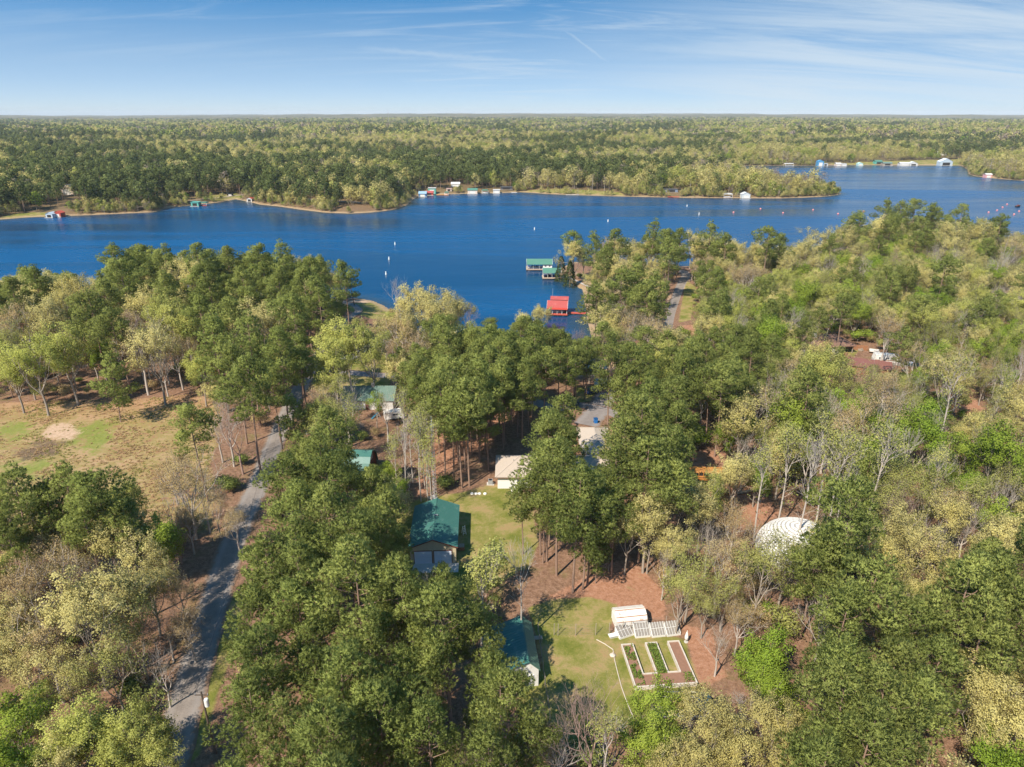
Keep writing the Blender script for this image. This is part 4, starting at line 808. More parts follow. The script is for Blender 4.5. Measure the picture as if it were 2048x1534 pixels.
# the far woods
def far_woods():
    mats = [(BARK_P, L_FARP), (BARK_O, L_OAK), (BARK_O, L_YEL), (BARK_O, L_GRN), (BARK_B, leaf_mat('bare twig haze', (.30, .245, .19), (.36, .28, .21), .3, .3)), (BARK_O, L_OLV)]
    A, B_, Cc = [], [], []
    for i in range(3): A.append(far_tree(300 + i, 17.5, 4.9, .26, .9, 540).mesh('far_shape', mats[0]))
    for m, H, R, n in ((1, 15.5, 6.4, 560), (1, 14.5, 5.6, 480), (2, 15, 5.8, 540), (3, 12, 4.6, 440), (4, 15, 5.2, 330), (5, 14, 5.4, 430)): A.append(far_tree(310 + n + m, H, R, .12, .85 if m != 4 else .6, n).mesh('far_shape', mats[m]))
    nA = len(A)
    for i in range(2): A.append(far_tree(330 + i, 18, 5.6, .3, 2.1, 99).mesh('far_shape', mats[0]))
    for m in (1, 2, 3, 4, 5): A.append(far_tree(340 + m, 16, 6.8, .15, 2.1, 108).mesh('far_shape', mats[m]))
    P_, I_, S_ = [], [], []
    def band(r0, r1, sp, base, soft):
        a0, a1 = -.78, .78; n = int((a1 - a0) / 2 * (r1 * r1 - r0 * r0) / (sp * sp) * 1.0)
        r = np.sqrt(rng.uniform(r0 * r0, r1 * r1, n)); a = rng.uniform(a0, a1, n); x, y = r * np.sin(a), r * np.cos(a)
        if r0 < 1800:
            sd = -sdist(LAKE, x, y); ok = sd > 2.5
            nearland = (y < 560) & (r < 470)                        # the near shore has trees of its own
            ok &= ~nearland
            far_side = in_poly(NEAR, x, y); ok &= ~far_side
            for q in Z_LAWN: ok &= ~(in_poly(q, x, y) & (y > 400))
            for c, wd in ROADS: ok &= dist_line(c[::3], x, y, False) > wd / 2 + 1.5
            for bx, by, br in CLEAR: ok &= ((x - bx) ** 2 + (y - by) ** 2 > br * br)
            ok &= (sd > 7) | (rng.uniform(0, 1, n) < .5)
            x, y = x[ok], y[ok]
        if r0 >= 1000:                                              # clearings and cut stands
            cl = (wave(x, y, 640, 8.3) + .5 * wave(x, y, 210, 3.9)) < .98; x, y = x[cl], y[cl]
            if r0 < 1800: ok[np.where(ok)[0][~cl]] = False
        h = land(x, y) if r0 < 1800 else land(x, y, np.full(len(x), 900.0))
        v = wave(x, y, 110, 2.7) * .26 + wave(x, y, 420, 6.1) * .58 + wave(x, y, 1500, 1.1) * .45 + rng.normal(0, .26, len(x)) - .20 - .22 * sst(x / np.maximum(y, 1), .1, .5)
        if soft: v = v - .10 * (sd[ok] < 30) + .06
        pine = v > -.06; hv = np.clip(wave(x, y, 170, 5.3) * .5 + .5 + rng.normal(0, .22, len(x)), 0, .999); hs = np.array([4, 4, 0, 0, 1, 1, 0, 2, 5, 2, 3] if base == 0 else [3, 3, 0, 0, 0, 1, 4, 1, 2]); hard = hs[(hv * len(hs)).astype(int)]
        if base == 0: idx = np.where(pine, rng.integers(0, 3, len(x)), 3 + np.minimum(hard, 5))
        else: idx = np.where(pine, nA + rng.integers(0, 2, len(x)), nA + 2 + np.minimum(hard, 4))
        sz = np.clip(rng.lognormal(-.05, .24, len(x)), .5, 1.5) * (np.where(sd[ok] < 9, rng.uniform(.25, .8, len(x)), 1.0) if r0 < 1800 else 1)
        P_.append(np.stack([x, y, h], 1)); I_.append(idx); S_.append(sz)
    band(420, 1000, 5.8, 0, True); band(1000, 1900, 7.6, 0, False); band(1900, 3600, 11, 1, False); band(3600, 6500, 20, 1, False)
    S_[-1] *= 1.2; S_[-2] *= 1.1
    n = 260000; r = np.sqrt(rng.uniform(430 ** 2, 1350 ** 2, n)); a = rng.uniform(-.78, .78, n); x, y = r * np.sin(a), r * np.cos(a); sd = -sdist(LAKE, x, y)   # bushes and low boughs along the water
    ok = (sd > .6) & (sd < 13) & ~in_poly(NEAR, x, y) & (wave(x, y, 150, 3.3) + rng.normal(0, .25, n) > np.where(x < 0, -.15, -.45))
    for q in Z_LAWN: ok &= ~(in_poly(q, x, y) & (y > 400))
    for bx, by, br in CLEAR: ok &= ((x - bx) ** 2 + (y - by) ** 2 > (br * .8) ** 2)
    x, y, sd = x[ok], y[ok], sd[ok]; P_.append(np.stack([x, y, land(x, y, sd)], 1)); I_.append(rng.choice([0, 3, 3, 4, 5, 6, 7, 8, 8], len(x))); S_.append(rng.uniform(.2, .5, len(x)) + .35 * sst(sd, 2, 12) * rng.uniform(0, 1, len(x)))
    P, I, Sx = np.concatenate(P_), np.concatenate(I_), np.concatenate(S_)
    print('FAR', len(P)); instancer('forest', P, Sx, rng.uniform(0, 6.28, len(P)), I, A, 'mixed pine and budding hardwood forest beyond the lake to the horizon')
NEAR = np.array([at(px, py, 0.0) for px, py in [(-900, 640), (-200, 636), (100, 608), (690, 590), (766, 605), (1118, 540), (1365, 528), (1650, 498), (1900, 478), (2048, 512), (2700, 560), (2700, 1500), (-900, 1500)]])
far_woods()
# ---------------------------------------------------------------- buildings and things
def metal(nm, c, **k): return surf(nm, c, .42, .1, .6, spec=.5, **k)
GREEN = metal('green metal roof', (.05, .15, .125), stain=(.12, .22, .19)); GREEN2 = metal('grey green metal roof', (.14, .21, .175)); GREEN3 = metal('bright green metal roof', (.085, .21, .15), stain=(.13, .25, .19)); RED = metal('red metal roof', (.40, .085, .07), stain=(.46, .16, .13)); RUST = metal('rust red metal roof', (.20, .085, .065))
TAN = surf('tan siding', (.50, .41, .27), .8, .14, 1.0, stretch=(3, 3, .4)); WHITE = surf('white paint', (.74, .72, .68), .6, .1, 2); WHITE2 = surf('weathered white paint', (.66, .64, .60), .8, .2, 1.6, stain=(.42, .35, .28)); TRIM = surf('dark red trim', (.17, .045, .03), .6)
DOORW = surf('blue white door', (.58, .62, .70), .5, .08, 1); DARK = surf('painted opening shade', (.025, .022, .02), .9); BRICKR = surf('dark red boards', (.105, .03, .02), .8, .2, 2, stretch=(4, 4, .4)); GLASS = surf('window glass', (.05, .065, .08), .12, .05, spec=.8)  # DARK: near-black colour standing in for shade inside doorways and empty windows
SHING = surf('tan shingles', (.44, .37, .305), .95, .16, 3.0, stretch=(1, 1, 1)); SHINGB = surf('brown shingles', (.215, .125, .09), .95, .2, 2.0); WOOD = surf('grey timber', (.33, .27, .21), .9, .22, 2.0, stretch=(1, 1, 6)); WOODR = surf('red painted boards', (.44, .085, .055), .8, .18, 2.0); CONC = surf('concrete', (.46, .43, .39), .95)
STEEL = surf('galvanised steel', (.45, .46, .47), .4, .1, 3, metal=.5); WIRE = surf('dull wire', (.16, .15, .14), .6); BLACK = surf('black plastic', (.02, .02, .022), .5); BLUE = surf('blue plastic', (.02, .16, .48), .45); TEAL = surf('teal tarpaulin', (.03, .13, .20), .6, .25, 2); BOATW = surf('white boat hull', (.78, .76, .74), .25, .05); ORANGE = surf('school bus orange', (.50, .22, .055), .6, .22, 1.5, stain=(.34, .14, .06)); PIPE = surf('white pipe', (.55, .47, .39), .8)
SOIL = surf('garden soil', (.24, .13, .085), .95, .3, 3); POLE = surf('pole timber', (.10, .075, .055), .95, .2, 2, stretch=(1, 1, 4)); PLAST = surf('clear plastic', (.24, .215, .185), .3, .35, 2); CLAYB = surf('brown boards', (.27, .125, .06), .9, .25, 2)

def rot_of(p, q): return math.atan2(q[1] - p[1], q[0] - p[0])
def ribbed(mb, q, t, step, rib=.05):
    """sheet metal slope q = eave-left, eave-right, ridge-right, ridge-left with standing seams"""
    mb.slab(q, t); a, b, c, d = map(Vector, q); nrm = (b - a).cross(d - a).normalized(); n = max(1, int((b - a).length / step))
    for i in range(n + 1):
        f = i / n; p0, p1 = a.lerp(b, f), d.lerp(c, f); mb.bar(p0 + nrm * rib * .3, p1 + nrm * rib * .3, rib, rib)
    return mb
def shingled(mb, q, t, step=.35):
    """slope of overlapping courses"""
    a, b, c, d = map(Vector, q); n = max(2, int((d - a).length / step)); nrm = (b - a).cross(d - a).normalized()
    for i in range(n):
        f0, f1 = i / n, (i + 1) / n
        mb.slab([a.lerp(d, f0) + nrm * .05, b.lerp(c, f0) + nrm * .05, b.lerp(c, f1) + nrm * .012, a.lerp(d, f1) + nrm * .012], t)
    return mb
def gable_house(t, w, d, hw, hr, roofm, wallm, over=.35, trim=None, seam=.45, roofname='roof_slope', ends=True, shing=False, opens=()):
    """ridge along local y, eaves at x = +-w/2; opens: wall names to leave out"""
    th = .12
    def wall(nm, x0, x1, y0, y1):
        if nm in opens: return
        MB().box(x0, x1, y0, y1, 0, hw).build('wall', wallm, t)
    wall('l', -w / 2, -w / 2 + th, -d / 2, d / 2); wall('r', w / 2 - th, w / 2, -d / 2, d / 2)
    for nm, yy in (('f', -d / 2), ('b', d / 2 - th)):
        if nm in opens: continue
        m = MB().prism([(-w / 2 + th, yy, 0), (w / 2 - th, yy, 0), (w / 2 - th, yy, hw), (0, yy, hr - .06), (-w / 2 + th, yy, hw)], (0, th, 0))
        if not shing:
            for i in range(int(w / .6)):
                xx = -w / 2 + .3 + i * .6; top = hw + (hr - hw) * (1 - abs(xx) / (w / 2)) - .2
                if xx < w / 2 - .2: m.box(xx, xx + .05, yy - .025 if nm == 'f' else yy + th, yy if nm == 'f' else yy + th + .025, 0.02, top)
        m.build('gable_wall', wallm, t)
    k = (hr - hw) / (w / 2); ex = w / 2 + over; ez = hw - over * k; y0, y1 = -d / 2 - over, d / 2 + over; z = .1
    f = shingled if shing else (lambda m, q, tt: ribbed(m, q, tt, seam))
    f(MB(), [(ex, y0, ez + z), (ex, y1, ez + z), (0.02, y1, hr + z), (0.02, y0, hr + z)], .07).build(roofname, roofm, t)
    f(MB(), [(-ex, y1, ez + z), (-ex, y0, ez + z), (-.02, y0, hr + z), (-.02, y1, hr + z)], .07).build(roofname, roofm, t)
    MB().prism([(-.16, y0 - .02, hr + z - .03), (.16, y0 - .02, hr + z - .03), (0, y0 - .02, hr + z + .08)], (0, y1 - y0 + .04, 0)).build('ridge_cap', roofm, t)
    if trim:
        for yy in (y0 - .03, y1): 
            for sx in (-1, 1): MB().slab([(sx * ex, yy, ez - .16 + z), (sx * ex, yy + .03, ez - .16 + z), (0, yy + .03, hr - .16 + z), (0, yy, hr - .16 + z)] if sx > 0 else [(sx * ex, yy + .03, ez - .16 + z), (sx * ex, yy, ez - .16 + z), (0, yy, hr - .16 + z), (0, yy + .03, hr - .16 + z)], -.17).build('fascia', trim, t)
def window(t, x, y, z, w, h, axis='x', s=-1, glass=GLASS, frame=WHITE):
    """window on a wall facing local s*y (axis x) or s*x (axis y)"""
    m, p = MB(), MB(); e = .06
    def bx(mm, a0, a1, z0, z1, d0, d1):
        lo, hi = sorted((s * d0, s * d1))
        if axis == 'x': mm.box(x + a0, x + a1, y + lo, y + hi, z0, z1)
        else: mm.box(x + lo, x + hi, y + a0, y + a1, z0, z1)
    for a0, a1, z0, z1 in ((-w / 2 - e, -w / 2, z - e, z + h + e), (w / 2, w / 2 + e, z - e, z + h + e), (-w / 2, w / 2, z - e, z), (-w / 2, w / 2, z + h, z + h + e), (-.025, .025, z, z + h)): bx(m, a0, a1, z0, z1, 0, .07)
    bx(p, -w / 2, w / 2, z, z + h, 0.005, .03)
    f = m.build('window', frame, t); p.build('pane', glass, f)
def panel_door(t, x0, x1, y, h, m=DOORW, rows=4, s=-1, name='garage_door'):
    fr = MB(); yy = sorted((y, y + s * .06))
    fr.box(x0 - .12, x0, *yy, 0, h + .12).box(x1, x1 + .12, *yy, 0, h + .12).box(x0, x1, *yy, h, h + .12)
    f = fr.build(name, TRIM, t)
    for i in range(rows): MB().box(x0 + .01, x1 - .01, *sorted((y + s * .005, y + s * .04)), i * h / rows + .015, (i + 1) * h / rows - .015).build('door_panel', m, f)

# --- the green-roofed garage
def garage():
    A, B_ = at(915, 1095, 8.2), at(919, 1011, 8.2); C_ = at(816, 1096, 8.2)
    w = math.hypot(A[0] - C_[0], A[1] - C_[1]) - .6; d = math.hypot(B_[0] - A[0], B_[1] - A[1]) - .6
    th = math.atan2(B_[0] - A[0], B_[1] - A[1]); fx, fy = (A[0] + C_[0]) / 2, (A[1] + C_[1]) / 2
    cx, cy = fx + math.sin(th) * (d / 2 + .3), fy + math.cos(th) * (d / 2 + .3)
    t = thing('garage', 'green metal roofed garage with two white roll-up doors on the lawn', 'garage', (cx, cy, gz(cx, cy)), -th)
    gable_house(t, w, d, 3.3, 4.75, GREEN, TAN, .32, TRIM)
    for x0 in (-w / 2 + .55, w / 2 - 3.75): panel_door(t, x0 + .1, x0 + 3.0, -d / 2 - .03, 2.45)
    MB().box(w / 2, w / 2 + .05, -2.2, -1.25, 0.02, 2.1).build('side_door', WHITE, t); window(t, w / 2, 1.8, 1.1, 1.0, .9, 'y', 1)
    MB().box(-w / 2 - .4, w / 2 + .4, -d / 2 - 2.6, -d / 2 - .09, -.03, .05).build('apron', CONC, t)
    MB().bar((-.3, 1, 4.83), (.5, 1, 4.83), .22).build('roof_vent', STEEL, t)
    f = lambda x, y: (cx + x * math.cos(th) + y * math.sin(th), cy - x * math.sin(th) + y * math.cos(th))
    x, y = f(w / 2 + 1.1, 2.2); l = thing('stepladder', 'white stepladder standing in the shade beside the green-roofed garage', 'ladder', (x, y, gz(x, y)), .5)
    for sx in (-.3, .3): MB().bar((sx, -.35, 0), (sx * .7, 0, 1.7), .07).build('rail', WHITE, l); MB().bar((sx, .4, 0), (sx * .7, .02, 1.66), .05).build('rear_leg', WHITE, l)
    for i in range(5): MB().box(-.27 + i * .02, .27 - i * .02, -.33 + i * .065, -.21 + i * .065, .28 + i * .3, .32 + i * .3).build('step', WHITE, l)
    x, y = f(w / 2 + .75, -2.4); l = thing('crate', 'weathered wooden crate against the shaded wall of the green-roofed garage', 'crate', (x, y, gz(x, y)), -th)
    for i in range(4): MB().box(-.5 + i * .26, -.28 + i * .26, -.55, .55, .72, .76).build('slat', WOOD, l)
    MB().box(-.52, .54, -.57, .57, .02, .71).build('body', CLAYB, l)
garage()

# --- shed beside the lawn with its unequal roof
def shed_by_lawn():
    A, B_ = at(1042, 1231, 9.3), at(1058, 1325, 9.3); d = math.hypot(A[0] - B_[0], A[1] - B_[1]); th = math.atan2(A[0] - B_[0], A[1] - B_[1])
    cx, cy = (A[0] + B_[0]) / 2, (A[1] + B_[1]) / 2
    t = thing('shed', 'green-roofed shed with a long low slope and short steep slope beside the lawn', 'shed', (cx, cy, gz(cx, cy)), -th); h = gz(cx, cy)
    hr = 9.3 - h; wl, wr, el, er = 4.4, 1.5, 2.6, 2.9
    y0, y1 = -d / 2, d / 2
    ribbed(MB(), [(-wl, y1, el), (-wl, y0, el), (-.02, y0, hr), (-.02, y1, hr)], .07, .45).build('roof_slope', GREEN, t)
    ribbed(MB(), [(wr, y0, er), (wr, y1, er), (.02, y1, hr), (.02, y0, hr)], .07, .45).build('roof_slope', metal('greyer green roof', (.10, .19, .14)), t)  # paler, greyer green on the short steep slope alone
    MB().prism([(-.15, y0, hr - .02), (.15, y0, hr - .02), (0, y0, hr + .08)], (0, d, 0)).build('ridge_cap', GREEN, t)
    for yy in (y0 + .3, y1 - .42): MB().prism([(-wl + .4, yy, 0), (wr - .3, yy, 0), (wr - .3, yy, er + .1), (0, yy, hr - .2), (-wl + .4, yy, el + .05)], (0, .12, 0)).build('gable_wall', WHITE2, t)
    MB().box(-wl + .28, -wl + .4, y0 + .3, y1 - .3, 0, el).build('wall', WHITE2, t); MB().box(wr - .3, wr - .18, y0 + .3, y1 - .3, 0, er).build('wall', WHITE2, t)
    MB().box(-1.6, -.5, y0 + .24, y0 + .3, .02, 2.1).build('door', DARK, t); window(t, .35, y0 + .3, 1.1, .7, .8)
    ribbed(MB(), [(-wl - 1.3, y1 - .5, 2.1), (-wl - 1.3, y1 - 4.5, 2.1), (-wl - .02, y1 - 4.5, 2.5), (-wl - .02, y1 - .5, 2.5)], .05, .45).build('lean_to_roof', GREEN, t)
    for yy in (y1 - .6, y1 - 4.4): MB().box(-wl - 1.25, -wl - 1.13, yy - .06, yy + .06, 0, 2.05).build('post', WOOD, t)
    f = lambda x, y: (cx + x * math.cos(th) + y * math.sin(th), cy - x * math.sin(th) + y * math.cos(th))
    x, y = f(wr + .9, y1 - .6); l = thing('workbench', 'grey bench under the eave at the back of the green-roofed shed', 'bench', (x, y, gz(x, y)), -th)
    MB().box(-.6, .6, -.35, .35, .72, .78).build('top', WOOD, l)
    for sx in (-.5, .5):
        for sy in (-.28, .28): MB().box(sx - .04, sx + .04, sy - .04, sy + .04, 0, .72).build('leg', WOOD, l)
    x, y = f(-1.8, y0 - 1.1); l = thing('rubbish_bin', 'black wheeled bin below the end wall of the green-roofed shed', 'bin', (x, y, gz(x, y)), .4)
    MB().prism([(-.3, -.32, .08), (.3, -.32, .08), (.36, -.38, 1.0), (-.36, -.38, 1.0)], (0, .68, 0)).build('body', BLACK, l); MB().box(-.38, .38, -.42, .38, 1.0, 1.07).build('lid', BLACK, l)
    for sx in (-.3, .3): MB().tube([(sx - .04, .34, .11), (sx + .04, .34, .11)], .11, 8).build('wheel', BLACK, l)
shed_by_lawn()

# --- white barn-shaped shed
def barn_shed():
    p, q = at(1234, 1262, 5), at(1292, 1256, 5); L = math.hypot(q[0] - p[0], q[1] - p[1]); th = math.atan2(q[1] - p[1], q[0] - p[0])
    W2 = 1.45; cx, cy = (p[0] + q[0]) / 2 - math.sin(th) * W2, (p[1] + q[1]) / 2 + math.cos(th) * W2
    t = thing('barn_shed', 'small white barn-shaped metal shed with rust bands on its roof', 'shed', (cx, cy, gz(cx, cy)), th)
    prof = [(-W2, 0), (-W2, 1.55), (-1.12, 2.15), (-.1, 2.55), (.1, 2.55), (1.12, 2.15), (W2, 1.55), (W2, 0)]
    rusty = surf('rusted white sheet', (.70, .66, .60), .6, .12, 1.5, stain=(.38, .19, .10))
    for xx in (-L / 2 + .04, L / 2 - .1): MB().prism([(xx, y, z) for y, z in prof], (.06, 0, 0)).build('end_wall', WHITE, t)
    for (a, b), nm, m in zip(zip(prof[:-1], prof[1:]), ('wall', 'roof_slope', 'roof_slope', 'ridge_cap', 'roof_slope', 'roof_slope', 'wall'), (WHITE, rusty, rusty, rusty, rusty, rusty, WHITE)):
        o = .1 if nm != 'wall' else 0.0
        ribbed(MB(), [(L / 2 + o, a[0], a[1]), (-L / 2 - o, a[0], a[1]), (-L / 2 - o, b[0], b[1]), (L / 2 + o, b[0], b[1])], .03, .3, .035).build(nm, m, t)
    R_ = surf('rust strip', (.34, .15, .07), .9, .3, 4)
    for y, z in (prof[1], prof[2], prof[3]): MB().bar((-L / 2 - .11, y - .02, z + .035), (L / 2 + .11, y - .02, z + .035), .11, .05).build('rust_strip', R_, t)
    for sx in (-.45, .45): MB().box(-L / 2 - .06, -L / 2, sx - .43, sx + .43, .05, 1.7).build('door', WHITE, t)
barn_shed()

# --- E-shaped raised bed of whitewashed timber
def garden_bed():
    P = lambda px, py: np.array(at(px, py, 5.0)); o = P(1270, 1381); ux = P(1395, 1372) - o; Lx = np.linalg.norm(ux); ux = ux / Lx; uy = P(1246, 1294) - o; Ly = np.linalg.norm(uy); uy = np.array([-ux[1], ux[0]]); th = math.atan2(ux[1], ux[0])
    t = thing('raised_bed', 'E-shaped raised garden bed with three long arms in whitewashed timber', 'garden bed', (o[0], o[1], gz(*o)), th)
    h, b = .62, .16; aw = 1.72; xs = [0, (Lx - aw) / 2 + .1, Lx - aw]; by = 2.1; dk = surf('whitewashed timber', (.56, .50, .43), .9, .2, 2, stain=(.36, .28, .2))
    def timber(x0, x1, y0, y1):
        for k in range(3): MB().box(x0, x1, y0, y1, k * h / 3 + .004, (k + 1) * h / 3 - .008).build('timber', dk, t)
    timber(0, Lx, 0, b)
    timber(-.001, b, b + .005, Ly); timber(Lx - b, Lx, b + .005, Ly)
    for i, x in enumerate(xs):
        if i: timber(x, x + b, by, Ly)
        if i < 2: timber(x + aw - b, x + aw, by, Ly)
        timber(x + b + .005, x + aw - b - .005, Ly - b, Ly)
        if i < 2: timber(x + aw + .005, xs[i + 1] - .005, by, by + b)
        MB().box(x + b + .01, x + aw - b - .01, b + .3 if i in (0, 2) else by + .01, Ly - b - .01, .02, .46).build('soil', SOIL, t)
    MB().box(aw + .02 - b, Lx - aw + b, b + .01, by - .01, .02, .455).build('soil', SOIL, t)
    tm = TM(); n = 3400; r = np.random.default_rng(5); y = r.uniform(.4, Ly - .3, n); i = r.choice([0, 0, 1, 1, 1, 2], n); x = np.array(xs)[i] + r.uniform(.25, aw - .25, n)
    k = (wave(x * 3, y * 3, 4, 1.2) > [-.35, -.6, .75][0]) ; k = np.where(i == 0, wave(x * 2, y * 2, 4, 1.2) > -.15, np.where(i == 1, y > -1, y < 1.9)); base_ok = (i != 1) | (y > by)
    k &= base_ok; x, y = x[k], y[k]; hgt = r.uniform(0, .5, len(x)) ** 1.5
    tm.leaves(r, np.stack([x, y, .5 + hgt], 1), .22, .8, r.uniform(0, 1, len(x)), 0)
    tag(link('weeds', tm.mesh('weeds', [leaf_mat('weeds', (.11, .20, .03), (.27, .31, .08), .35, .2)]), t), kind='stuff')
garden_bed()

# --- cold frames behind the bed
def cold_frames():
    px = [(1239, 1279, 1272, 1268, 'small open cold frame with a slanting white lattice lid', .8, 5), (1270, 1276, 1302, 1273, 'long white-framed cold frame next to the small lattice one', 1.0, 5), (1303, 1275, 1332, 1272, 'middle white-framed cold frame in the row behind the garden bed', 1.0, 5), (1333, 1273, 1362, 1269, 'faded cold frame at the tree end of the row behind the garden bed', 1.0, 5)]
    for x0, y0, x1, y1, lab, h, n in px:
        p, q = at(x0, y0, 5), at(x1, y1, 5); L = math.hypot(q[0] - p[0], q[1] - p[1]) - .12; th = math.atan2(q[1] - p[1], q[0] - p[0]); c = ((p[0] + q[0]) / 2, (p[1] + q[1]) / 2)
        t = thing('cold_frame', lab, 'cold frame', (*c, gz(*c)), th, 'cold frames behind the garden bed'); d = 1.5
        low = .3
        MB().box(-L / 2, L / 2, -.04, 0.04, 0, low).build('wall', WHITE2, t); MB().box(-L / 2, L / 2, d - .04, d + .04, 0, h + .35).build('wall', WOOD, t)
        for sx in (-L / 2 - .005, L / 2 - .065): MB().prism([(sx, .045, 0), (sx, d - .045, 0), (sx, d - .045, h + .3), (sx, .045, low)], (.07, 0, 0)).build('side_board', WHITE2, t)
        for i in range(n + 1):
            x = -L / 2 + .04 + (L - .08) * i / n; MB().bar((x, -.06, low + .06), (x, d + .05, h + .43), .045, .04).build('bar', WHITE, t)
            if i < n: MB().slab([(x + .05, -.02, low + .04), (x + (L - .08) / n - .05, -.02, low + .04), (x + (L - .08) / n - .05, d, h + .40), (x + .05, d, h + .40)], .02).build('pane', PLAST, t)
        MB().bar((-L / 2, .7, (low + h) / 2 + .33), (L / 2, .74, (low + h) / 2 + .33), .05).build('bar', WHITE, t)
cold_frames()

# --- edging pipe, fences, small garden things
def garden_things():
    def run(name, lab, cat, pts, r, m, z=.06):
        P = [ground_at(*p) for p in pts]; mb = MB().tube([(x, y, zz + z) for x, y, zz in P], r, 6); return tag(mb.build(name, m), lab, cat)
    run('garden_edging', 'long white pipe edging curving across the lawn left of the garden bed', 'edging', [(1193, 1280), (1210, 1289), (1226, 1300), (1229, 1320), (1235, 1345), (1243, 1375), (1252, 1400), (1262, 1425), (1270, 1440)], .06, PIPE, .08)
    def fence(lab, pts, hgt, m, base='post'):
        P = [ground_at(*p) for p in pts]; x0, y0, z0 = P[0]; t = thing('wire_fence', lab, 'fence', (x0, y0, z0)); L = [Vector((a - x0, b - y0, c - z0)) for a, b, c in P]
        for p in L: MB().tube([p, p + Vector((0, 0, hgt))], .055, 6).build('post', m, t)
        for k in range(6):
            for a, b in zip(L[:-1], L[1:]): pass
            MB().tube([p + Vector((0, 0, .15 + k * (hgt - .3) / 5)) for p in L], .007, 4).build('wire', WIRE, t)
        n = 0; mb = MB()
        for a, b in zip(L[:-1], L[1:]):
            for i in range(int((b - a).length / .45)):
                q = a.lerp(b, (i + .5) / int((b - a).length / .45)); mb.bar(q + Vector((0, 0, .12)), q + Vector((0, 0, hgt - .1)), .006)
        tag(mb.build('mesh_wire', WIRE, t), kind='stuff')
    fence('wire garden fence with tall grey posts running past the white barn-shaped shed', [(1108, 1270), (1116, 1271), (1151, 1271), (1191, 1270), (1218, 1269), (1245, 1266), (1261, 1265), (1293, 1259), (1331, 1255), (1360, 1253)], 2.1, WOOD)
    fence('shaded wire fence along the right side of the green-roofed shed', [(1076, 1262), (1079, 1285), (1083, 1312), (1086, 1340), (1090, 1370), (1096, 1410), (1100, 1440)], 1.5, WOOD)
    x, y, z = ground_at(1372, 1284); t = thing('folded_umbrella', 'white folded garden umbrella at the far corner of the garden bed', 'umbrella', (x, y, z))
    MB().lathe([(.3, 0), (.3, .1), (.04, .12), (.04, .5)], 10).build('base', CONC, t); MB().lathe([(.05, .45), (.24, .6), (.27, .95), (.16, 1.5), (.03, 1.95)], 10).build('canopy', WHITE, t); MB().tube([(0, 0, 1.9), (0, 0, 2.1)], .03, 6).build('pole', WHITE, t)
    x, y, z = ground_at(1228, 1273); t = thing('white_tub', 'white tub lying on the soil beside the small lattice cold frame', 'tub', (x, y, z), .3)
    MB().prism([(-.7, -.3, 0), (.7, -.3, 0), (.85, -.38, .42), (-.85, -.38, .42)], (0, .7, 0)).build('basin', WHITE, t); MB().bar((-.9, -.42, .44), (.9, -.42, .44), .08).build('rim', WHITE, t)
    x, y, z = ground_at(1225, 1312); t = thing('feed_bag', 'crumpled pale bag lying against the white pipe edging', 'bag', (x, y, z), .9)
    MB().lathe([(.1, 0), (.38, .06), (.42, .2), (.25, .33), (.05, .36)], 9).build('sack', PIPE, t); MB().tube([(.0, 0, .33), (.16, .1, .46)], [.09, .04], 6).build('neck', PIPE, t)
    x, y, z = ground_at(1315, 1400); t = thing('garden_pen', 'white-framed garden pen half hidden by the budding oak', 'pen', (x, y, z)); w, d = 5.6, 3.0
    for i in range(4):
        for yy in (0, -d): MB().box(i * w / 3 - .07, i * w / 3 + .07, yy - .07, yy + .07, 0, 1.5).build('post', WHITE, t)
    for z0 in (1.36, .5):
        for yy in (0.0, -d): MB().box(-.12, w + .12, yy - .11, yy - .072, z0, z0 + .2).build('rail', WHITE, t)
        for xx in (0, w): MB().box(xx - .12 if xx == 0 else xx + .075, xx - .075 if xx == 0 else xx + .12, -d + .08, -.12, z0, z0 + .2).build('rail', WHITE, t)
    x, y, z = ground_at(1406, 1412); t = thing('covered_tank', 'white tank under a teal tarpaulin beside the garden pen', 'tank', (x, y, z), .2)
    MB().lathe([(.8, 0), (.85, .1), (.85, 1.2), (.8, 1.3)], 14).build('tank', WHITE2, t); MB().lathe([(.98, 1.1), (.95, 1.34), (.5, 1.56), (.05, 1.62)], 9).build('tarpaulin', TEAL, t)
    for i, (px, lab) in enumerate(((944, 'leftmost white tank lid in the row by the pine needles'), (952, 'second white tank lid from the left in the lawn row'), (959, 'third white tank lid from the left in the lawn row'), (970, 'rightmost white tank lid standing a little apart on the lawn'))):
        x, y, z = ground_at(px, 988); t = thing('tank_lid', lab, 'lid', (x, y, z), i, 'white tank lids on the lawn'); MB().lathe([(.34, 0), (.34, .16), (.30, .2)], 14).build('rim', WHITE, t); MB().lathe([(.29, .16), (.25, .25), (.05, .3)], 14).build('cover', WHITE, t)
    x, y, z = ground_at(1030, 985); t = thing('garden_bench', 'white wooden garden bench on the grass near the tan-roofed house', 'bench', (x, y, z), .2)
    for i in range(3): MB().box(-.75, .75, -.25 + i * .17, -.11 + i * .17, .44, .48).build('slat', WHITE, t)
    for i in range(3): MB().box(-.75, .75, .29, .33, .56 + i * .15, .67 + i * .15).build('slat', WHITE, t)
    for sx in (-.7, .7): MB().box(sx - .04, sx + .04, -.25, -.17, 0, .44).box(sx - .04, sx + .04, .24, .29, 0, 1.0).box(sx - .03, sx + .03, -.17, .24, .36, .435).build('frame', WHITE, t)
garden_things()

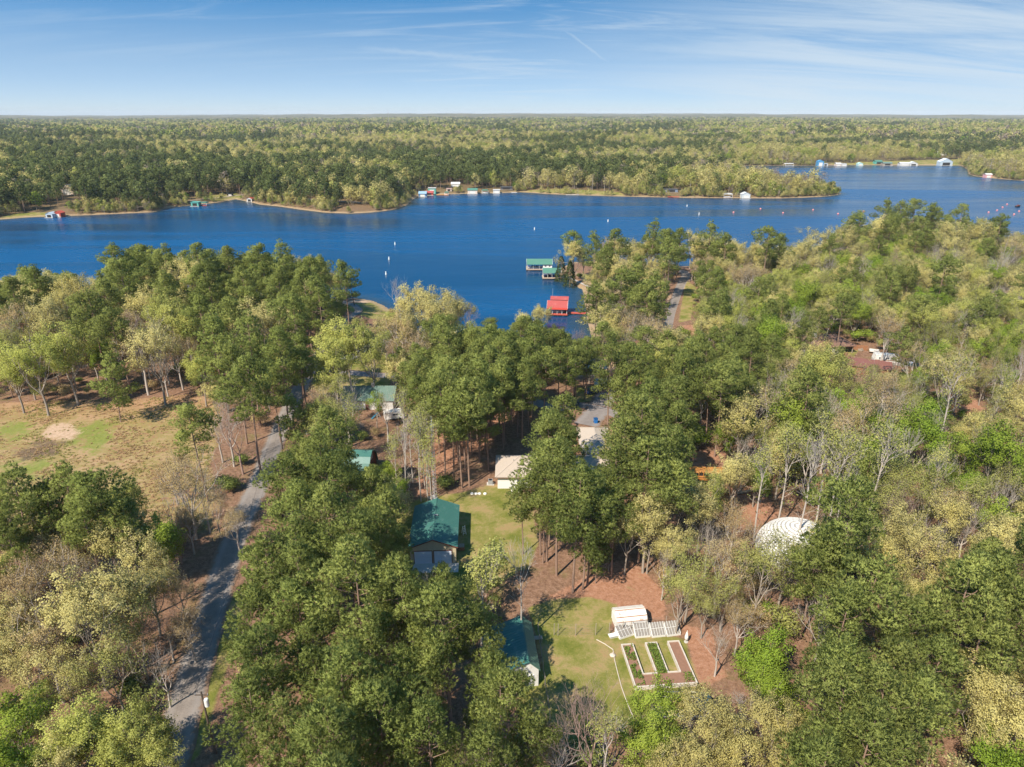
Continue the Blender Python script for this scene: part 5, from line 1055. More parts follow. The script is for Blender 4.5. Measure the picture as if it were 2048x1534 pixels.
# --- tan-roofed house
def hip(t, x0, x1, y0, y1, he, hr, m, run=None, over=.5):
    X0, X1, Y0, Y1 = x0 - over, x1 + over, y0 - over, y1 + over; cy, cx = (Y0 + Y1) / 2, (X0 + X1) / 2
    if X1 - X0 >= Y1 - Y0:
        r = run or (Y1 - Y0) / 2; a, b = (X0 + r, cy, hr), (X1 - r, cy, hr)
        qs = [[(X0, Y0, he), (X1, Y0, he), b, a], [(X1, Y1, he), (X0, Y1, he), a, b]]; ts = [[(X1, Y0, he), (X1, Y1, he), b], [(X0, Y1, he), (X0, Y0, he), a]]
    else:
        r = run or (X1 - X0) / 2; a, b = (cx, Y0 + r, hr), (cx, Y1 - r, hr)
        qs = [[(X1, Y0, he), (X1, Y1, he), b, a], [(X0, Y1, he), (X0, Y0, he), a, b]]; ts = [[(X0, Y0, he), (X1, Y0, he), a], [(X1, Y1, he), (X0, Y1, he), b]]
    for q in qs: shingled(MB(), q, .05).build('roof_slope', m, t)
    for q in ts: shingled(MB(), [*q[:2], q[2], tuple(Vector(q[2]) + Vector((.001, .001, 0)))], .05).build('roof_slope', m, t)
    for p, q in [(a, b)] + [(q[0], q[2]) for q in ts] + [(q[1], q[2]) for q in ts]: MB().bar(Vector(p) + Vector((0, 0, .06)), Vector(q) + Vector((0, 0, .06)), .26, .06).build('hip_cap', m, t)
    MB().box(X0 + .01, X1 - .01, Y0 + .01, Y0 + .05, he - .22, he - .03).build('fascia', SHINGB, t); MB().box(X0 + .01, X0 + .05, Y0 + .06, Y1 - .01, he - .22, he - .03).build('fascia', SHINGB, t)
    MB().box(X1 - .05, X1 - .01, Y0 + .06, Y1 - .01, he - .22, he - .03).build('fascia', SHINGB, t)
def walls(t, x0, x1, y0, y1, h, m, th=.2):
    MB().box(x0, x1, y0, y0 + th, 0, h).build('wall', m, t); MB().box(x0, x1, y1 - th, y1, 0, h).build('wall', m, t)
    MB().box(x0, x0 + th, y0 + th, y1 - th, 0, h).build('wall', m, t); MB().box(x1 - th, x1, y0 + th, y1 - th, 0, h).build('wall', m, t)
def tan_house():
    o = at(990, 953, 7.8); b = at(991, 909, 7.8); e = at(1250, 955, 7.8); D = b[1] - o[1]; x0, y0 = o[0] + .5, o[1] + .5; Wd = e[0] - o[0] - 1
    t = thing('house', 'low white house with a tan shingled hip roof among the tall pines', 'house', (x0, y0, gz(x0, y0)))
    walls(t, 0, Wd, 0, D - 1, 2.7, WHITE); hip(t, 0, Wd, 0, D - 1, 2.8, 5.0, SHING)
    n0, n1 = at(1168, 905, 7.8), at(1206, 853, 7.8); wx0, wx1 = n0[0] - x0, n0[0] - x0 + 6.2; wy1 = n1[1] - y0
    walls(t, wx0, wx1, D + .35, wy1 - .5, 2.7, WHITE); hip(t, wx0, wx1, D + .35, wy1 - .5, 2.83, 4.4, SHING)
    for x in (4.6, 7.2, 11, 16): window(t, x, 0, .9, 1.4, 1.2)
    window(t, 0, 5, .9, 1.2, 1.2, 'y', -1); MB().box(8.5, 9.5, -.06, 0, .02, 2.1).build('door', surf('brown door', (.2, .1, .06)), t)
    for x, y in ((3.2, 3.2), (7, 6.5), (12, 3.5)): MB().tube([(x, y, 3.2), (x, y, 4.9)], .07, 8).build('vent_pipe', STEEL, t)
    x, y, z = ground_at(981, 968); a = thing('air_conditioner', 'grey air conditioning unit on a slab at the end of the tan-roofed house', 'air conditioner', (x, y, z))
    MB().box(-.75, .75, -.6, .6, 0, .1).build('slab', CONC, a); MB().box(-.45, .45, -.45, .45, .1, 1.0).build('cabinet', STEEL, a); MB().lathe([(.36, 1.0), (.36, 1.04), (.1, 1.06)], 14).build('fan_grille', BLACK, a)
    for i in range(5): MB().box(-.42, .42, -.475, -.452, .2 + i * .15, .29 + i * .15).build('louvre', STEEL, a)
    x, y, z = ground_at(1191, 846); a = thing('recycling_bin', 'bright blue recycling bin standing on the driveway', 'bin', (x, y, z), .2)
    MB().prism([(-.36, -.38, .1), (.36, -.38, .1), (.44, -.46, 1.25), (-.44, -.46, 1.25)], (0, .82, 0)).build('body', BLUE, a); MB().box(-.47, .47, -.5, .44, 1.25, 1.34).build('lid', surf('dark blue lid', (.012, .07, .2), .5), a)
    for sx in (-.38, .38): MB().tube([(sx - .05, .42, .14), (sx + .05, .42, .14)], .14, 10).build('wheel', BLACK, a)
    MB().bar((-.4, .47, 1.18), (.4, .47, 1.18), .05).build('handle', BLUE, a)
    # shelter and parked things under the pines
    x, y, z = ground_at(1205, 780); a = thing('carport', 'pale flat-roofed shelter under the pines beyond the driveway', 'shelter', (x, y, z), -.1)
    ribbed(MB(), [(-2.4, -2.2, 2.4), (2.4, -2.2, 2.4), (2.4, 2.2, 2.7), (-2.4, 2.2, 2.7)], .06, .5).build('roof', surf('pale sheet', (.42, .42, .37), .6), a)
    for sx in (-2.2, 2.2):
        for sy in (-2, 2): MB().box(sx - .06, sx + .06, sy - .06, sy + .06, 0, 2.36 + .034 * (sy + 2.2)).build('post', WOOD, a)
    car((1186, 786), 'dark blue car parked in the shade left of the pale shelter', surf('dark blue car paint', (.012, .035, .13), .25), .5)
    car((1150, 812), 'dark grey car on the shaded driveway under the pines', surf('dark grey car paint', (.03, .032, .035), .25), 1.4)
def car(px, lab, m, rot):
    x, y, z = ground_at(*px); t = thing('parked_car', lab, 'car', (x, y, z), rot, 'cars parked under the pines')
    side = [(-2.2, .35), (2.2, .35), (2.25, .75), (1.95, .9), (.95, .98), (.35, 1.42), (-1.2, 1.45), (-1.75, 1.0), (-2.2, .92)]
    MB().prism([(a, -.88, b) for a, b in side], (0, 1.76, 0)).build('body', m, t)
    MB().prism([(.9, -.75, 1.0), (.9, .75, 1.0), (.4, .68, 1.40), (.4, -.68, 1.40)], (.03, 0, .02)).build('windscreen', GLASS, t); MB().prism([(-1.72, -.75, 1.04), (-1.72, .75, 1.04), (-1.25, .68, 1.42), (-1.25, -.68, 1.42)], (-.03, 0, .02)).build('rear_window', GLASS, t)
    for sy in (-.9, .88): MB().prism([(.75, sy, 1.0), (.3, sy, 1.36), (-1.15, sy, 1.38), (-1.5, sy, 1.04)], (0, .02, 0)).build('side_window', GLASS, t)
    for sx in (-1.35, 1.38):
        for sy in (-.86, .86): w = MB().tube([(sx, sy - .1, .33), (sx, sy + .1, .33)], .33, 14).build('wheel', BLACK, t); MB().tube([(sx, sy - .11, .33), (sx, sy + .11, .33)], .18, 10).build('rim', STEEL, w)
    for sy in (-.62, .62): MB().box(2.2, 2.27, sy - .18, sy + .18, .66, .78).build('headlight', WHITE, t)
tan_house()

# --- lattice radio tower with the pole beside it
def lattice(name, lab, px, hgt, m, w=.42, cat='tower', bracket=True):
    x, y, z = ground_at(*px); t = thing(name, lab, cat, (x, y, z)); n = int(hgt / .75); c = [(w * math.cos(a), w * math.sin(a)) for a in (.5, 2.6, 4.7)]
    for a, b in c: MB().tube([(a, b, 0), (a * .75, b * .75, hgt)], .035, 5).build('leg', m, t)
    mb = MB()
    for i in range(n):
        for k in range(3):
            (a, b), (p, q) = c[k], c[(k + 1) % 3]; f0, f1 = 1 - .25 * i / n, 1 - .25 * (i + 1) / n; z0, z1 = i * hgt / n, (i + 1) * hgt / n
            mb.tube([(a * f0, b * f0, z0), (p * f1, q * f1, z1)], .02, 4); mb.tube([(a * f0, b * f0, z0), (p * f0, q * f0, z0)], .02, 4)
    tag(mb.build('bracing', m, t), kind='stuff'); MB().tube([(0, 0, hgt - .3), (0, 0, hgt + 1.6)], .03, 5).build('mast', m, t)
    MB().box(-.5, .5, -.5, .5, -.02, .18).build('footing', CONC, t)
    if bracket:
        for k in range(4): MB().tube([(-1.4, -.6 + k * .05, .3 + .12 * k), (.3, -.4 + k * .2, .4 + .15 * k)], .05, 5).build('bracket', m, t)
    return t
lattice('radio_tower', 'slim grey lattice radio tower rising behind the green-roofed garage', (870, 998), 16.2, surf('tower steel', (.56, .57, .58), .45, .1))
def poles():
    x, y, z = ground_at(431, 1508); hp = 9.6; t = thing('utility_pole', 'dark utility pole with a white transformer at the lower edge of the road', 'utility pole', (x, y, z))
    MB().tube([(0, 0, 0), (-.1, 0, hp)], [.16, .1], 8).build('pole', POLE, t); MB().bar((-.9, 0, hp - .5), (.7, 0, hp - .5), .1).build('crossarm', POLE, t)
    MB().lathe([(.05, hp - 2.2), (.26, hp - 2.1), (.26, hp - 1.2), (.22, hp - 1.08), (.06, hp - 1.02)], 12, (.28, 0)).build('transformer', WHITE, t)
    for sx in (-.8, -.1, .6): MB().lathe([(.05, hp - .44), (.07, hp - .36), (.03, hp - .24)], 8, (sx, 0)).build('insulator', STEEL, t)
    A = Vector((x - .1, y, z + hp - .25)); bx, by, bz = ground_at(566, 905)
    p2 = thing('utility_pole', 'utility pole beside the road near the shaded bend by the pines', 'utility pole', (bx, by, bz)); MB().tube([(0, 0, 0), (0, 0, 9)], [.15, .1], 8).build('pole', POLE, p2); MB().bar((-.8, 0, 8.5), (.8, 0, 8.5), .1).build('crossarm', POLE, p2)
    for sx in (-.7, .7): MB().lathe([(.05, 8.55), (.07, 8.62), (.03, 8.74)], 8, (sx, 0)).build('insulator', STEEL, p2)
    B_ = Vector((bx, by, bz + 8.7))
    for k, lab in ((-.7, 'power line over the verge, the one on the road side'), (.6, 'power line over the verge, the one on the wood side')):
        pts = [A.lerp(B_, f) + Vector((k, 0, -4 * f * (1 - f) * 1.2)) for f in np.linspace(0, 1, 15)]; tag(MB().tube(pts, .014, 4).build('power_line', BLACK), lab, 'cable')
    x, y, z = ground_at(709, 611); t = thing('utility_pole', 'lone leaning utility pole on the green lawn at the lake edge', 'utility pole', (x, y, z)); MB().tube([(0, 0, 0), (-1.1, .2, 8.8)], [.17, .12], 8).build('pole', POLE, t); MB().bar((-1.7, .2, 8.4), (-.5, .2, 8.4), .1).build('crossarm', POLE, t)
    x, y, z = ground_at(863, 994); t = thing('utility_pole', 'plain dark pole standing close beside the lattice radio tower', 'utility pole', (x, y, z)); MB().tube([(0, 0, 0), (0, 0, 9.5)], [.17, .11], 8).build('pole', POLE, t); MB().lathe([(.13, 9.5), (.06, 9.62)], 8).build('cap', STEEL, t)
poles()

# --- dark red gable building with a barn-curved green roof
def red_gable():
    x, y = at(747, 905, 9.8); x -= .4; z = gz(x, y); L, hw = 11.0, 3.6; t = thing('barn', 'barn with a curved green roof and a dark red end wall by the bare trees', 'barn', (x - L / 2, y + 1.2, z), -.06)
    prof = [(-hw - .3, .6), (-hw + .1, 1.9), (-hw + .9, 3.3), (-hw + 2.0, 4.3), (0, 5.0), (hw - 2.0, 4.3), (hw - .9, 3.3), (hw - .1, 1.9), (hw + .3, .6)]
    for a, b in zip(prof[:-1], prof[1:]): ribbed(MB(), [(L / 2, a[0], a[1]), (-L / 2, a[0], a[1]), (-L / 2, b[0], b[1]), (L / 2, b[0], b[1])], .06, .4, .06).build('roof_slope', GREEN, t)
    for xx in (-L / 2 + .3, L / 2 - .45): MB().prism([(xx, -hw + .1, 0)] + [(xx, p[0] * .97, p[1] - .1) for p in prof[1:-1]] + [(xx, hw - .1, 0)], (.15, 0, 0)).build('end_wall', BRICKR, t)
    MB().box(L / 2 - .28, L / 2 - .22, -.9, .9, .02, 2.2).build('door', DARK, t); window(t, L / 2 - .3, 0, 3.2, 1.0, .9, 'y', 1)
    for s_ in (-1, 1): MB().bar((L / 2 + .02, s_ * (hw + .3), .6), (L / 2 + .02, s_ * .02, 5.05), .06, .25).build('fascia', TRIM, t) if False else None
red_gable()

# --- building with the pale green metal roof
def pale_green():
    a, b = at(690, 768, 9.6), at(790, 768, 9.6); L = b[0] - a[0]; t = thing('long_house', 'long house under a pale grey-green metal roof behind the spring trees', 'house', ((a[0] + b[0]) / 2, a[1] - .2, gz(*a)), math.pi / 2)
    gable_house(t, 9.6, L, 2.6, 4.5, GREEN2, WHITE2, .4, None, .5)
    for yy in (-4, 0, 4): window(t, 4.8, yy, .9, 1.2, 1.1, 'y', 1); 
    MB().box(-4.85, -4.8, -.5, .5, .02, 2.1).build('door', TRIM, t)
    MB().box(-.4, .4, -1.2, -.4, 4.2, 5.4).build('chimney', surf('grey brick', (.3, .26, .24)), t)
    x, y, z = ground_at(760, 832); s_ = thing('slide', 'orange-topped play slide in the clearing behind the spring trees', 'slide', (x, y, z), 2.4)
    for sx in (-.35, .35):
        for sy in (-.35, .35): MB().box(sx - .04, sx + .04, sy - .04, sy + .04, 0, 2.4).build('post', CLAYB, s_)
    MB().prism([(-.6, -.5, 2.3), (.6, -.5, 2.3), (0, -.5, 2.9)], (0, 1.0, 0)).build('roof', surf('orange canvas', (.7, .30, .02), .6), s_); MB().box(-.4, .4, -.4, .4, 1.2, 1.26).build('platform', CLAYB, s_)
    MB().slab([(-.25, .42, 1.25), (-.25, 2.6, .1), (.25, 2.6, .1), (.25, .42, 1.25)], -.05).build('chute', TEAL, s_)
    for px, lab, c, r in (((787, 838), 'white covered trailer in the clearing near the orange-topped slide', WHITE, .3), ((622, 862), 'pale concrete trough by the road beside the small pine', CONC, 1.1)):
        x, y, z = ground_at(*px); v = thing('trailer' if c is WHITE else 'trough', lab, 'trailer' if c is WHITE else 'trough', (x, y, z), r)
        if c is WHITE:
            MB().prism([(-2.2, -1, .5), (2.2, -1, .5), (2.3, -1, 2.1), (1.9, -1, 2.35), (-2.0, -1, 2.35), (-2.3, -1, 2.0)], (0, 2, 0)).build('body', c, v); window(v, .4, -1.0, 1.4, 1.2, .5)
            for sy in (-1.0, .82): MB().tube([(0, sy, .32), (0, sy + .18, .32)], .32, 12).build('wheel', BLACK, v)
            MB().bar((2.2, 0, .5), (3.4, 0, .45), .1).build('hitch', STEEL, v)
        else:
            MB().box(-2, 2, -.6, .6, 0, .12).build('floor', c, v)
            for q in ((-2, 2, -.6, -.48), (-2, 2, .48, .6)): MB().box(*q, .121, .6).build('side', c, v)
    x, y, z = ground_at(688, 763); p = thing('garden_post', 'thin white post on the grass left of the pale green roof', 'post', (x, y, z)); MB().tube([(0, 0, 0), (0, 0, 1.9)], .07, 6).build('shaft', WHITE, p); MB().box(-.25, .25, -.2, .2, 1.9, 2.3).build('box', PIPE, p)
pale_green()

# --- white tiled dome
def dome():
    x, y = at(1596, 1092, 6.0); R, hgt = 6.9, 4.7; t = thing('dome', 'large white dome covered in curved rows of block panels among the trees', 'dome', (x, y, gz(x, y)), .4)
    m = surf('white dome panels', (.68, .67, .65), .6, .1, 2.0, stain=(.5, .44, .37)); dk = surf('dome joints', (.36, .34, .31), .9)
    MB().lathe([(R, 0), (R, .25)] + [(R * .985 * math.cos(a) ** .9, .25 + hgt * math.sin(a)) for a in np.linspace(.03, 1.55, 14)], 48).build('shell', dk, t)
    rows = 15; mb = MB()
    pos = lambda a, e: (R * math.cos(e) ** .9 * math.cos(a), R * math.cos(e) ** .9 * math.sin(a), .28 + hgt * math.sin(e) * 1.01)
    for r in range(rows):
        e0, e1 = r * 1.54 / rows + .018, (r + 1) * 1.54 / rows - .018; n = max(6, int(46 * math.cos((e0 + e1) / 2)))
        for k in range(n):
            a0, a1 = (k + (r % 2) * .5) * 2 * math.pi / n + .02, (k + 1 + (r % 2) * .5) * 2 * math.pi / n - .02
            q = [Vector(pos(a0, e0)), Vector(pos(a1, e0)), Vector(pos(a1, e1)), Vector(pos(a0, e1))]; mb.slab([p * 1.006 for p in q], .09)
    tag(mb.build('panel', m, t), kind='stuff')
    MB().tube([pos(a, .86) for a in np.linspace(3.6, 4.5, 9)], .12, 6).build('rib', surf('tan strip', (.42, .31, .2)), t)
    MB().box(R - .6, R + 1.2, -1.1, 1.1, 0, 2.4).build('entrance', m, t); MB().box(R + 1.2, R + 1.25, -.6, .6, .05, 2.1).build('door', DARK, t)
dome()

# --- old school bus
def bus():
    x, y, z = ground_at(1412, 960); t = thing('school_bus', 'old faded orange school bus with empty windows parked in the woods', 'bus', (x, y, z), -.05); L, Wd = 7.6, 2.3
    MB().prism([(-L / 2, -Wd / 2, .55), (L / 2, -Wd / 2, .55), (L / 2, -Wd / 2, 1.55), (-L / 2, -Wd / 2, 1.55)], (0, Wd, 0)).build('body', ORANGE, t)
    for s_ in (-1, 1):
        for i in range(9): xx = -L / 2 + .05 + i * (L - .1) / 8; MB().box(xx - .06, xx + .06, s_ * Wd / 2 - .05, s_ * Wd / 2 + .02 * s_ + .03, 1.55, 2.3).build('window_post', ORANGE, t)
        for i in range(8):
            xx = -L / 2 + .05 + (i + .5) * (L - .1) / 8; MB().box(xx - .36, xx + .36, s_ * (Wd / 2 - .06) - .01, s_ * (Wd / 2 - .06) + .01, 1.56, 2.28).build('pane', DARK, t)  # near-black sheets fill the empty windows, the bus's inner shade as colour
        MB().box(-L / 2, L / 2, s_ * (Wd / 2 + .012) - .012, s_ * (Wd / 2 + .012) + .012, 1.1, 1.2).build('rub_rail', BLACK, t)
    MB().prism([(-L / 2 - .02, -Wd / 2 - .03, 2.3), (-L / 2 - .02, -Wd / 2 + .25, 2.58), (-L / 2 - .02, 0, 2.66), (-L / 2 - .02, Wd / 2 - .25, 2.58), (-L / 2 - .02, Wd / 2 + .03, 2.3)], (L + .04, 0, 0)).build('roof', ORANGE, t)
    MB().box(L / 2 + .005, L / 2 + 1.5, -.85, .85, .6, 1.35).build('bonnet', WHITE2, t); MB().box(L / 2 - .04, L / 2 + .004, -1.0, 1.0, 1.56, 2.29).build('windscreen', GLASS, t)
    for sx in (-2.2, 3.4):
        for sy in (-1.02, 1.02): MB().tube([(sx, sy - .14, .48), (sx, sy + .14, .48)], .48, 14).build('wheel', BLACK, t)
    MB().box(2.3, 3.1, -Wd / 2 - .04, -Wd / 2 - .005, .7, 1.5).build('door', DARK, t)
    x, y, z = ground_at(1505, 985); l = thing('fallen_log', 'grey fallen trunk lying on the clearing below the school bus', 'log', (x, y, z), .25); MB().tube([(-3.6, 0, .3), (0, .2, .35), (3.6, -.2, .3)], [.3, .26, .12], 8).build('trunk', WOOD, l); MB().tube([(1, 0, .4), (2.2, 1.2, 1.0)], [.12, .04], 6).build('limb', WOOD, l)
bus()

# --- brown-roofed house, rust-roofed shed and the yard beside them
def brown_house():
    a, b = at(1672, 683, 8.0), at(1712, 682, 7.6); o = at(1655, 690, 7.8); x, y = o; z = gz(x, y)
    t = thing('house', 'tan house with a brown hip roof and dark open carport on the hillside', 'house', (x, y, z), .12)
    walls(t, -11.5, 4.0, 0, 8.5, 2.6, surf('tan wall', (.46, .42, .35), .85)); hip(t, -11.5, 9.0, 0, 8.5, 2.72, 5.2, SHINGB)
    for sx in (4.6, 8.8): MB().box(sx - .1, sx + .1, .1, .3, 0, 2.5).build('post', WOOD, t)
    MB().box(4.05, 9, 7.9, 8.1, 0, 2.5).build('wall', CLAYB, t); MB().box(4.1, 9.2, -3.2, 7.8, .005, .05).build('slab', CONC, t)
    for xx in (-9, -5, 1.5): window(t, xx, 0, .9, 1.2, 1.1)
    MB().box(-3, -2, 3.2, 4.2, 4.2, 6.0).build('chimney', WHITE2, t)
    x, y, z = ground_at(1713, 700); f = thing('board_fence', 'short brown board fence right of the dark carport', 'fence', (x, y, z), -.35)
    for i in range(16): MB().box(-3.2 + i * .4, -2.84 + i * .4, -.02, .02, .05, 1.75).build('board', CLAYB, f)
    for z0 in (.4, 1.4): MB().box(-3.2, 3.2, .022, .09, z0, z0 + .1).build('rail', CLAYB, f)
    x, y = at(1736, 722, 8.0); s_ = thing('shed', 'open-sided shed under a rust red metal roof beside the hillside lawn', 'shed', (x, y, gz(x, y)), math.pi / 2 - .42)
    gable_house(s_, 7.4, 11.5, 2.6, 3.7, RUST, CLAYB, .4, TRIM, .5, opens=('r',))
    for yy in (-5, 0, 5): MB().box(3.5, 3.66, yy - .08, yy + .08, 0, 2.5).build('post', WOOD, s_)
    x, y, z = ground_at(1770, 726); v = thing('camper', 'white boxy camper trailer behind the rust-roofed shed', 'camper', (x, y, z), -.15)
    MB().prism([(-3.6, -1.2, .5), (3.4, -1.2, .5), (3.8, -1.2, 1.4), (3.3, -1.2, 2.8), (-3.4, -1.2, 2.9), (-3.7, -1.2, 1.4)], (0, 2.4, 0)).build('body', WHITE2, v)
    for xx in (-2, 0, 1.8): window(v, xx, -1.2, 1.6, .9, .6)
    MB().box(-3.5, 3.2, -1.226, -1.204, 1.15, 1.4).build('stripe', surf('brown stripe', (.3, .16, .1)), v); MB().box(-.4, .6, -.4, .4, 2.88, 3.15).build('roof_unit', WHITE, v)
    for xx in (-.5, .4):
        for sy in (-1.1, .95): MB().tube([(xx, sy, .34), (xx, sy + .16, .34)], .34, 12).build('wheel', BLACK, v)
    x, y, z = ground_at(1800, 728); v = thing('lumber_pile', 'jumbled pile of pale boards and black sheets right of the camper', 'pile', (x, y, z), .3)
    r = np.random.default_rng(3)
    for i in range(16): MB().box(-2.2 + r.uniform(0, .6), 1.4 + r.uniform(0, .8), -1.2 + (i % 4) * .6, -.75 + (i % 4) * .6, .12 + (i // 4) * .3, .34 + (i // 4) * .3).build('board', (WHITE2, WOOD, BLACK, WHITE)[int(r.integers(0, 4))], v)
    for xx in (-1.4, .8): MB().box(xx, xx + .15, -1.3, 1.2, 0, .115).build('bearer', WOOD, v)
    x, y, z = ground_at(1819, 731); b_ = thing('small_boat', 'small blue and white boat lying beside the board pile', 'boat', (x, y, z), -.5); hull(b_, 4.6, 1.7, .9, surf('blue hull', (.02, .16, .5), .3)); MB().box(-1.6, .6, -.55, .55, .74, .92).build('seat', WHITE, b_)
    lattice('antenna_tower', 'thin green-grey antenna tower beside the camper', (1789, 728), 12.5, surf('grey green steel', (.24, .36, .31), .5), .36, 'tower', False)
    x, y, z = ground_at(1748, 706); v = thing('utility_cart', 'low open cart with pale sides on the bare clay beside the camper', 'cart', (x, y, z), -.4); MB().box(-1.4, 1.4, -.8, .8, .5, .58).build('bed', WOOD, v)
    for sy in (-.82, .78): MB().box(-1.4, 1.4, sy, sy + .05, .585, 1.1).build('side', WHITE2, v)
    for sy in (-.9, .75): MB().tube([(0, sy, .32), (0, sy + .15, .32)], .32, 12).build('wheel', BLACK, v)
    x, y, z = ground_at(1722, 701); v = thing('woodpile', 'small dark heap of logs at the lawn edge near the board fence', 'pile', (x, y, z), .7)
    for i in range(9): MB().tube([(-.8, -.5 + (i % 4) * .32 + (i // 4) * .16, .16 + (i // 4) * .27), (.8, -.5 + (i % 4) * .32 + (i // 4) * .16, .16 + (i // 4) * .27)], .155, 7).build('log', WOOD, v)
    x, y, z = ground_at(1692, 711); v = thing('fire_pit', 'small rusty fire pit in the middle of the hillside lawn', 'fire pit', (x, y, z)); MB().lathe([(.55, 0), (.6, .1), (.65, .5), (.6, .52)], 12).build('bowl', RUST, v); MB().tube([(.2, .1, .5), (.25, .1, 1.3)], .09, 7).build('flue', RUST, v)
    x, y = at(1788, 781, 6.8); s_ = thing('cabin', 'little grey-roofed cabin with a pinkish end wall hidden in the brush', 'cabin', (x, y, gz(x, y)), -.7); gable_house(s_, 3.4, 5.0, 2.1, 3.1, surf('grey shingles', (.25, .24, .23), .9), surf('pinkish boards', (.5, .28, .22), .8), .25, WHITE, .5, shing=True)
    x, y, z = ground_at(1795, 818); s_ = thing('garden_shed', 'pale plank shed with a flat grey roof in the brush below the little cabin', 'shed', (x, y, z), .3); MB().box(-1.5, 1.5, -1.2, 1.2, 0, 2.2).build('walls', WHITE2, s_); ribbed(MB(), [(-1.7, -1.4, 2.25), (1.7, -1.4, 2.25), (1.7, 1.4, 2.5), (-1.7, 1.4, 2.5)], .05, .4).build('roof', STEEL, s_); MB().box(-.4, .4, -1.24, -1.2, .05, 1.9).build('door', WOOD, s_)
def hull(t, L, Wd, h, m, name='hull'):
    n = 9; prof = []; v, f = [], []
    for i in range(n):
        u = i / (n - 1); x = -L / 2 + L * u; w = Wd / 2 * (1 - max(0, (u - .45) / .55) ** 2.2); k = .12 + .25 * max(0, u - .6)
        v += [(x, -w, h * (1 + .25 * u * u)), (x, -w * .75, k), (x, 0, k * .4), (x, w * .75, k), (x, w, h * (1 + .25 * u * u)), (x, w * .8, h * .82), (x, 0, h * .8), (x, -w * .8, h * .82)]
    for i in range(n - 1):
        for k in range(8): f.append((i * 8 + k, i * 8 + (k + 1) % 8, (i + 1) * 8 + (k + 1) % 8, (i + 1) * 8 + k))
    f += [tuple(range(8))[::-1], tuple((n - 1) * 8 + k for k in range(8))]
    return MB().add(v, f).build(name, m, t)
brown_house()

# --- boathouses
def deck(t, x0, x1, y0, y1, z, m, pile=True, step=2.2):
    n = max(2, int((x1 - x0) / .9)); 
    for i in range(n): a = x0 + (x1 - x0) * i / n; MB().box(a + .01, a + (x1 - x0) / n - .01, y0, y1, z - .12, z).build('deck_board', m, t)
    MB().box(x0, x1, y0 - .08, y0 - .002, z - .35, z - .02).build('rim_beam', m, t)
    if pile:
        for i in range(int((x1 - x0) / step) + 1):
            for yy in (y0 + .2, y1 - .2): MB().tube([(x0 + .15 + i * step * .99, yy, -2), (x0 + .15 + i * step * .99, yy, z - .125)], .14, 6).build('pile', POLE, t)
def big_boathouse(px, lab, w, d, roofm, box=.36, boats=2, tall=2.7, deckm=None, rot=0.0):
    x, y = at(*px, 0.0); t = thing('boathouse', lab, 'boathouse', (x, y, 0), rot, 'boathouses on the near cove'); z = .85; deckm = deckm or surf('tan deck', (.40, .30, .22), .9)
    deck(t, -w / 2 - .5, w / 2 + .3, -.5, .9, z, deckm); deck(t, -w / 2 - .5, w / 2 + .3, d - .9, d + .3, z, deckm)
    MB().box(-w / 2 - .5, -w / 2 + .4, .92, d - .92, z - .12, z).build('side_walk', deckm, t)
    for i in range(5):
        for yy in (.25, d - .25):
            xx = -w / 2 + i * w / 4; MB().box(xx - .08, xx + .08, yy - .08, yy + .08, z, z + tall).build('post', WHITE2, t)
    bx0 = w / 2 - w * box
    if box > 0:
        MB().box(bx0, w / 2 + .09, .1, d - .1, z, z + tall - .02).build('store_room', WHITE, t)
        for xx in (bx0 + w * box * .28, bx0 + w * box * .74): window(t, xx, .1, z + 1.2, .8, .7)
    e = tall + z; k = .55; hr = e + d / 2 * k
    ribbed(MB(), [(-w / 2 - .3, -.5, e - .25), (w / 2 + .3, -.5, e - .25), (w / 2 + .3, d / 2 - .02, hr), (-w / 2 - .3, d / 2 - .02, hr)], .07, .5).build('roof_slope', roofm, t)
    ribbed(MB(), [(w / 2 + .3, d + .5, e - .25), (-w / 2 - .3, d + .5, e - .25), (-w / 2 - .3, d / 2 + .02, hr), (w / 2 + .3, d / 2 + .02, hr)], .07, .5).build('roof_slope', roofm, t)
    for sx in (-w / 2 - .36, w / 2 + .302):
        MB().prism([(sx, -.52, e - .3), (sx, d / 2, hr - .05), (sx, d + .52, e - .3), (sx, d + .52, e - .02), (sx, d / 2, hr + .12), (sx, -.52, e - .02)], (.06, 0, 0)).build('barge_board', WHITE, t)
    return t, z
def moored(px, lab, L, rot, m=BOATW, cover=None, lift=.5):
    x, y = at(*px, .6); t = thing('motor_boat', lab, 'boat', (x, y, lift), rot, 'boats in the cove boathouses'); hull(t, L, 2.2, 1.0, m)
    MB().prism([(-.4, -.7, .9), (.7, -.7, .9), (.2, -.65, 1.5), (-.4, -.65, 1.5)], (0, 1.4, 0)).build('console', cover or GLASS, t); MB().box(-L / 2 + .3, -L / 2 + 1.1, -.8, .8, .82, 1.15).build('seat', surf('blue vinyl', (.03, .06, .2), .5), t)
    MB().box(-L / 2 - .35, -L / 2 - .01, -.25, .25, .5, 1.35).build('engine', BLACK, t)
t, z = big_boathouse((1079, 541.5), 'larger green-roofed boathouse with a white storeroom at the end of the point', 12.6, 7.0, GREEN3, .36)
moored((1066, 536), 'white motor boat in the left slip of the larger green boathouse', 5.6, .1); moored((1074, 536), 'white motor boat nearest the storeroom of the larger green boathouse', 5.4, .1)
t, z = big_boathouse((1104, 559), 'smaller open green-roofed boathouse in front of the larger one', 8.4, 6.0, GREEN3, 0, tall=2.6)
deck(t, 4.5, 8.2, -.5, .9, .85, surf('tan deck', (.40, .30, .22), .9)); moored((1098, 554), 'dark covered boat in the smaller green boathouse', 5.0, .05, BLACK, BLACK); moored((1109, 554), 'blue covered boat in the smaller green boathouse', 4.6, .05, surf('blue canvas', (.02, .05, .2), .7), BLUE)
